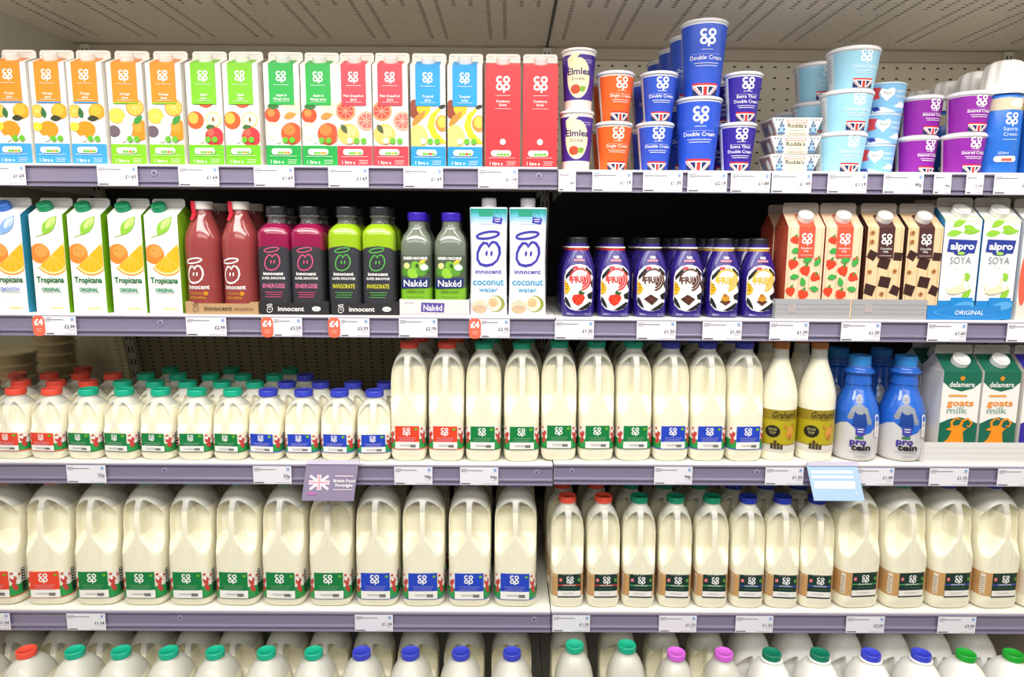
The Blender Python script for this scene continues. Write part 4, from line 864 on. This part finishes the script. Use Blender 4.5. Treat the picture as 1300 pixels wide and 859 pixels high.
stack('yeo', 1108, 208, D+.090, 3, .0575, z1, '%s sky blue creme fraiche pot with red rosette', 'creme fraiche pot', 'sky blue creme fraiche pots', [-18, -12, -16], .006)
for j, (px, nm) in enumerate(((1168, 'left'), (1217, 'right'))):
    stack('soured', px+(-7, 3)[j], 208, D+(.092, .053)[j], 2, .0755, z1, '%s purple soured cream pot, front '+nm+' stack', 'soured cream pot', 'purple soured cream pots', [10 if j == 0 else 0]*2, .003)
    if j == 0: stack('soured', px-27, 205, D+.190, 2, .0755, z1, '%s purple soured cream pot, rear '+nm+' stack', 'soured cream pot', 'purple soured cream pots')
for i in range(5): place('can', X(1263-i*34, 208, D+.055+i*.085), D+.055+i*.085, z1+E+G, 'blue squirty cream can with pleated white cap, '+['front of its line', 'second from the front', 'third from the front', 'fourth from the front', 'last in its line'][i], 'cream can', 'cans of squirty cream')
place('can', X(1318, 208, D+.055), D+.055, z1+E+G, 'blue squirty cream can cut off by the right edge of the photo', 'cream can', 'cans of squirty cream')
# --- row 2 left
z2 = ZL[2]+E
for i, (k, px) in enumerate((('smooth', 15), ('orig', 67.5), ('orig', 115), ('orig', 165.5), ('orig', 211))):
    place('trop_'+k, X(px, 388, FR), FR+.036, z2+G, ('white juice carton with blue cap and SMOOTH lettering at the far left' if k == 'smooth' else 'white orange juice carton with green cap, %s of the four' % ['leftmost', 'second from left', 'third from left', 'rightmost'][i-1]), 'juice carton', 'white cartons of orange juice', rz=random.uniform(-1, 1))
def two(kind, pxs, Y, z, fmt, cat, group, rz=None, back=True, py=385, sp=.072, tray_t=.0015, n=1):
    for r in range(n+1 if back else 1):
        for i, px in enumerate(pxs):
            y = Y+r*sp; place(kind, X(px, py, Y) if r == 0 else X(px, py, Y), y, z+tray_t, fmt % (['left', 'right'][i], ['front', 'rear', 'third'][r]), cat, group, rz=(rz or 0)+random.uniform(-2, 2))
TF = D+.004
two('redsm', (264, 310), TF+.040, z2, 'dusky red strawberry smoothie bottle with white cap, %s in the %s pair', 'smoothie bottle', 'smoothie bottles', rz=-6)
two('energise', (355.5, 396.5), TF+.036, z2, 'magenta smoothie bottle with dark label and black cap, %s in the %s pair', 'smoothie bottle', 'smoothie bottles')
two('invig', (442.5, 484.5), TF+.036, z2, 'lime green smoothie bottle with dark label and black cap, %s in the %s pair', 'smoothie bottle', 'smoothie bottles')
two('naked', (531, 573), TF+.036, z2, 'grey green smoothie bottle with blue banner and purple cap, %s in the %s pair', 'smoothie bottle', 'smoothie bottles')
def inn(txt2, c, c2, w0):
    def f(A, w):
        A.dude(-w*.36, .0095, .0055, c, .0011); A.text('innocent', -w*.05, .007, .0088, c, w*.38, .02)
        if txt2 == 'smoothies': A.text('smoothies', w*.30, .007, .0078, c2, w*.26)
        else: A.ell(w*.32, .0115, .0085, .0048, c); A.text('new', w*.32, .009, .004, c2)
    return f
KR, BT = m('#b8936a', .6), m('#262427', .5)
tray('display_tray', X(236, 390, TF), X(328, 390, TF), TF, TF+.15, z2+G, .024, .03, KR, 'brown card tray printed innocent smoothies holding dusky red bottles', inn('smoothies', m('#5a4a34'), m('#7a6850'), 0), 1)
tray('display_tray', X(330.5, 390, TF), X(417.5, 390, TF), TF, TF+.15, z2+G, .026, .03, BT, 'black card tray printed innocent holding the magenta smoothies', inn('', WHITE, BT, 0), 1)
tray('display_tray', X(421, 390, TF), X(506.5, 390, TF), TF, TF+.15, z2+G, .026, .03, BT, 'black card tray printed innocent holding the lime smoothies', inn('', WHITE, BT, 0), 1)
def nk(A, w):
    P = m('#5a4a9c'); A.poly([(-.026, .007), (.018, .006), (.020, .024), (-.025, .025)], P); A.text('Nakéd', -.003, .0095, .0115, WHITE, .036, .01); A.lines(-w*.36, .024, .02, 1, 0, m('#a8a0b4'), .001); A.rect(-w*.48, .0025, w*.48, .0045, m('#cfc6cc'))
tray('display_tray', X(507.5, 390, TF), X(595.5, 390, TF), TF, TF+.15, z2+G, .031, .031, m('#e2d9d8', .5), 'white card tray with purple logo holding the grey green smoothies', nk)
for i, px in enumerate((620, 669.5)): place('coco', X(px, 385, FR), FR+.034, z2+G, 'white coconut water carton with white cap and line-drawn face, %s of the pair' % ['left', 'right'][i], 'coconut water carton', 'cartons of coconut water')
# --- row 2 right
z2 = ZR[2]+E
fk = ['straw', 'straw', 'choc', 'choc', 'honey', 'honey']; fd = {'straw': 'red ring and strawberry', 'choc': 'brown ring and chocolate square', 'honey': 'gold ring and honeycomb'}
for r in range(3):
    for i, px in enumerate((733, 778, 823.5, 868.5, 914.5, 958.5)):
        place('frijj_'+fk[i], X(px, 392, FR+.03), FR+.030+r*.066, z2+G, 'purple cow-print milkshake bottle with %s, %s one in the %s row' % (fd[fk[i]], ['left', 'right'][i % 2], ['front', 'second', 'third'][r]), 'milkshake bottle', 'purple milkshake bottles', rz=random.uniform(-3, 3))
TY = D+.006
def gt(A, w):
    for q in (.010, .019, .028): A.rect(-w*.49, q, w*.49, q+.0004, m('#8e8e92'))
    A.coop(-w*.28, .021, .015, m('#c9b4b2'))
GT, GT2 = m('#a3a3a6', .5), m('#e2dfdc', .5)
for k, pxs, d_ in (('straw', (1008.5, 1055), 'pink strawberry'), ('choc', (1105.5, 1153), 'brown chocolate')):
    two('milk_'+k, pxs, TY+.037, z2, d_+' milk carton with white cap, %s in the %s pair', 'milk drink carton', 'flavoured milk cartons', sp=.0745)
tray('display_tray', X(984, 395, TY), X(1078.5, 395, TY), TY, TY+.155, z2+G, .0385, .04, GT, 'grey card tray holding pink strawberry milk cartons', gt)
tray('display_tray', X(1081, 395, TY), X(1176, 395, TY), TY, TY+.155, z2+G, .0385, .04, GT, 'grey card tray holding brown chocolate milk cartons', gt)
two('alpro', (1199.5, 1246.5), TY+.037, z2, 'white soya drink carton with green leaves, %s in the %s pair', 'soya drink carton', 'soya drink cartons', sp=.0745)
tray('display_tray', X(1177, 395, TY), X(1269.5, 395, TY), TY, TY+.155, z2+G, .028, .036, m('#2583cc', .4), 'blue card tray printed ORIGINAL holding the soya drink cartons', lambda A, w: (A.ell(.0, .014, w*.42, .010, m('#4a9ade')), A.ell(.002, .0145, w*.40, .0088, m('#2583cc')), A.text('ORIGINAL', .010, .010, .0085, WHITE, .056, .0, slant=.15)))
two('alpro_peach', (1296, 1343), TY+.037, z2, 'white and peach soya drink carton at the right edge, %s in the %s pair', 'soya drink carton', 'soya drink cartons', back=False, tray_t=G)
FR = D+.0075
# --- row 3 left: one-pint bottles
z3 = ZL[3]+E
col = ['red']*3+['green']*6+['blue']*4
fx = [-19, 27, 72, 118, 163, 208.5, 254, 299, 343.5, 388, 433, 477]; fc = ['red']*3+['green']*5+['blue']*4
fc = ['red', 'red', 'red', 'green', 'green', 'green', 'green', 'green', 'blue', 'blue', 'blue', 'blue']
rows = [(list(zip(fx, fc)), 0), ]
rows = [list(zip(fx, fc)),
        [(-14, 'red'), (26, 'red'), (71, 'red'), (112, 'red'), (155.5, 'green'), (197, 'green'), (238, 'green'), (281.6, 'green'), (323.6, 'green'), (364, 'blue'), (407, 'blue'), (448, 'blue'), (489.4, 'blue')],
        [(20, 'red'), (62, 'red'), (102, 'red'), (143, 'red'), (185, 'green'), (226, 'green'), (267, 'green'), (308, 'green'), (348, 'green'), (387.5, 'blue')],
        [(104, 'red'), (215.6, 'green'), (292.6, 'green'), (368, 'green')]]
capy = [496, 484, 471, 458]; rown = ['front', 'second', 'third', 'rearmost']
for r, rw in enumerate(rows):
    Y = FR+.035+r*.0775; c_ = {}
    xprev = -9
    for px, c in rw:
        c_[c] = c_.get(c, 0)+1; Xx = X(px, 565 if r == 0 else capy[r], Y); Xx = max(Xx, xprev+.0678); xprev = Xx
        place('pint_'+c, Xx, Y, z3+G, 'small milk bottle with %s cap, %s %s cap from left in the %s row' % (c, ordn[c_[c]-1], c, rown[r]), 'milk bottle', 'small milk bottles on the third shelf', rz=random.uniform(-8, 4))
# blurry tubs behind
def tub():
    root = thing('round_tub'); mb = MB(); mb.rings([sup(.040, .040, 2, 0), sup(.044, .044, 2, .004), sup(.046, .046, 2, .022), sup(.0485, .0485, 2, .023), sup(.0485, .0485, 2, .027), sup(.045, .045, 2, .0275)], m('#cdb184', .5))
    mb.build('tub_body', root); register('tub', root)
tub()
for j, (px, Y, n) in enumerate(((16, 1.60, 6), (70, 1.76, 7))):
    for i in range(n): place('tub', X(px, 460, Y)+.002*(i % 2), Y, z3+G+.0002+i*.0285+.001, 'shallow beige round tub, %s up in the %s stack behind the glass side panel' % (ordn[i], ['left', 'right'][j]), 'tub', 'beige tubs at the back of the third shelf')
# --- row 3: two-pint bottles
xs2 = [(521, 'red'), (568, 'red'), (615, 'green'), (661, 'green'), (707.5, 'green'), (754, 'green'), (800.5, 'green'), (847, 'blue'), (892.5, 'blue'), (938, 'blue')]
for r in range(3):
    Y = FR+.039+r*.083; c_ = {}
    for px, c in xs2:
        c_[c] = c_.get(c, 0)+1; zz = (ZL if px < 703 and px != 707.5 else ZR)[3]+E
        Xx = X(px, 560, FR+.039)
        if abs(Xx-XS) < .038: zz = max(ZL[3], ZR[3])+E
        place('two_'+c, Xx+(random.uniform(-.001, .001) if r == 0 else .012*max(0, min(1, (860-px)/200))), Y, zz+G, 'tall milk bottle with %s cap, third shelf, %s %s cap in the %s row' % (c, ordn[c_[c]-1], c, rown[r] if r < 2 else 'third'), 'milk bottle', 'tall milk bottles on the third shelf', rz=random.uniform(-2, 2)+(px-700)*.012)
z3 = ZR[3]+E
for r in range(2):
    for i, px in enumerate((985, 1033)): place('graham', X(px, 560, FR+.038)+(.001, -.001)[i]*r, FR+.040+r*.082, z3+G, 'cone-shouldered cream milk bottle with gold label, %s one in the %s row' % (['left', 'right'][i], ['front', 'rear'][r]), 'milk bottle', 'gold-labelled milk bottles', rz=-14)
    for i, px in enumerate((1083.5, 1141)): place('prot', X(px, 560, FR+.045), FR+.045+r*.092, z3+G, 'blue and grey protein milk bottle, %s one in the %s row' % (['left', 'right'][i], ['front', 'rear'][r]), 'milk bottle', 'blue protein milk bottles', rz=-17)
for k, pxs, dn in (('green', (1199, 1246.5), 'green'), ('purple', (1297.5, 1345), 'purple')):
    two('goat_'+k, pxs, TY+.040, z3, dn+' goats milk carton with orange goat, %s in the %s pair', 'goat milk carton', 'goats milk cartons', py=560, sp=.078)
    tray('display_tray', X(pxs[0]-25.5, 570, TY), X(pxs[1]+25.5, 570, TY), TY, TY+.162, z3+G, .044, .045, GT2, 'white card tray holding the %s goats milk cartons' % dn, lambda A, w: [A.rect(-w*.5, q, w*.5, q+.0004, m('#c8c4be')) for q in (.011, .022, .033)])
# --- row 4 left: four-pint jugs
z4 = ZL[4]+E
x4 = [5, 66, 127, 186.5, 245, 304, 362.5, 421, 479.5, 537.5, 596, 654.5]; c4 = ['red']*2+['green']*6+['blue']*4
for r in range(2):
    c_ = {}
    for px, c in zip(x4, c4):
        c_[c] = c_.get(c, 0)+1
        place('four_'+c, X(px, 755, FR+.02), FR+.056+r*.118, z4+G, 'large milk jug with %s label, fourth shelf, %s such from left, %s row' % (c, ordn[c_[c]-1], ['front', 'back'][r]), 'milk jug', 'large milk jugs on the fourth shelf', rz=random.uniform(-2.5, 2.5))
z4 = ZR[4]+E
xo = [(718.5, 'red'), (763.5, 'red'), (808.5, 'green'), (854, 'green'), (899.5, 'green'), (944.5, 'blue'), (988, 'blue'), (1031, 'blue')]
for r in range(3):
    c_ = {}
    for px, c in xo:
        c_[c] = c_.get(c, 0)+1
        place('org_'+c, X(px, 755, FR+.03)-(.004 if r else 0), FR+.039+r*.083, z4+G, 'organic milk bottle with %s cap, %s %s cap from left, %s row' % (c, ordn[c_[c]-1], c, ['front', 'second', 'third'][r]), 'milk bottle', 'organic milk bottles on the fourth shelf', rz=random.uniform(-2, 2)-3-(px-880)*.02)
for r in range(2):
    for i, (px, c) in enumerate(((1082.5, 'green'), (1141.5, 'green'), (1199.5, 'blue'), (1258, 'blue'))):
        place('org4_'+c, X(px, 755, FR+.02)+.003, FR+.054+r*.114, z4+G, 'large organic milk jug with %s label stripe, %s of two, %s row' % (c, ['left', 'right'][i % 2], ['front', 'back'][r]), 'milk jug', 'large organic milk jugs', rz=random.uniform(-1, 1)+4)
place('four_yellow', X(1317, 755, FR+.02), FR+.054, z4+G, 'large milk jug with yellow label cut off by the right edge of the photo', 'milk jug', rz=4)
# --- bottom row
zb = ZBASE+E
b5 = [(-28, 'four_red', 827), (33.5, 'four_red', 827), (95, 'four_green', 827), (153.6, 'four_green', 827), (214, 'four_green', 827), (273, 'four_green', 827), (338, 'four_green', 827), (398, 'four_green', 827), (459, 'four_blue', 828), (521, 'four_blue', 828), (585, 'four_blue', 828), (650, 'four_blue', 828),
      (729.5, 'base_greenpint', 816), (796, 'base_greenpint', 816), (858.5, 'base_pink', 829), (919, 'base_pink', 829), (979.6, 'white_darkgreen', 832), (1040.6, 'white_darkgreen', 832), (1106, 'white_blue', 828), (1169.5, 'white_blue', 830), (1226.5, 'white_brightgreen', 830), (1286.5, 'white_brightgreen', 830)]
dsc = {'four_red': 'large milk jug with red cap', 'four_green': 'large milk jug with green cap', 'four_blue': 'large milk jug with blue cap', 'base_greenpint': 'taller milk bottle with sea-green cap', 'base_pink': 'milk bottle with pink cap', 'white_darkgreen': 'opaque white jug with dark green cap', 'white_blue': 'opaque white jug with blue cap and collar', 'white_brightgreen': 'opaque white jug with bright green cap'}
for r in range(2):
    c_ = {}
    for px, k, py in b5:
        c_[k] = c_.get(k, 0)+1; Y = 1.27
        place(k, X(px, py, Y), Y+r*.120, zb+G, '%s, %s such from left, %s row, bottom shelf' % (dsc[k], ordn[c_[k]-1], ['front', 'back'][r]), 'milk jug' if 'bottle' not in dsc[k] else 'milk bottle', 'milk on the bottom shelf', rz=random.uniform(-1.5, 1.5)-4*(px-600)/600)
for k, p in PROTO.items():
    if k not in USED:
        for ch in list(p.children): bpy.data.objects.remove(ch)
        bpy.data.objects.remove(p)
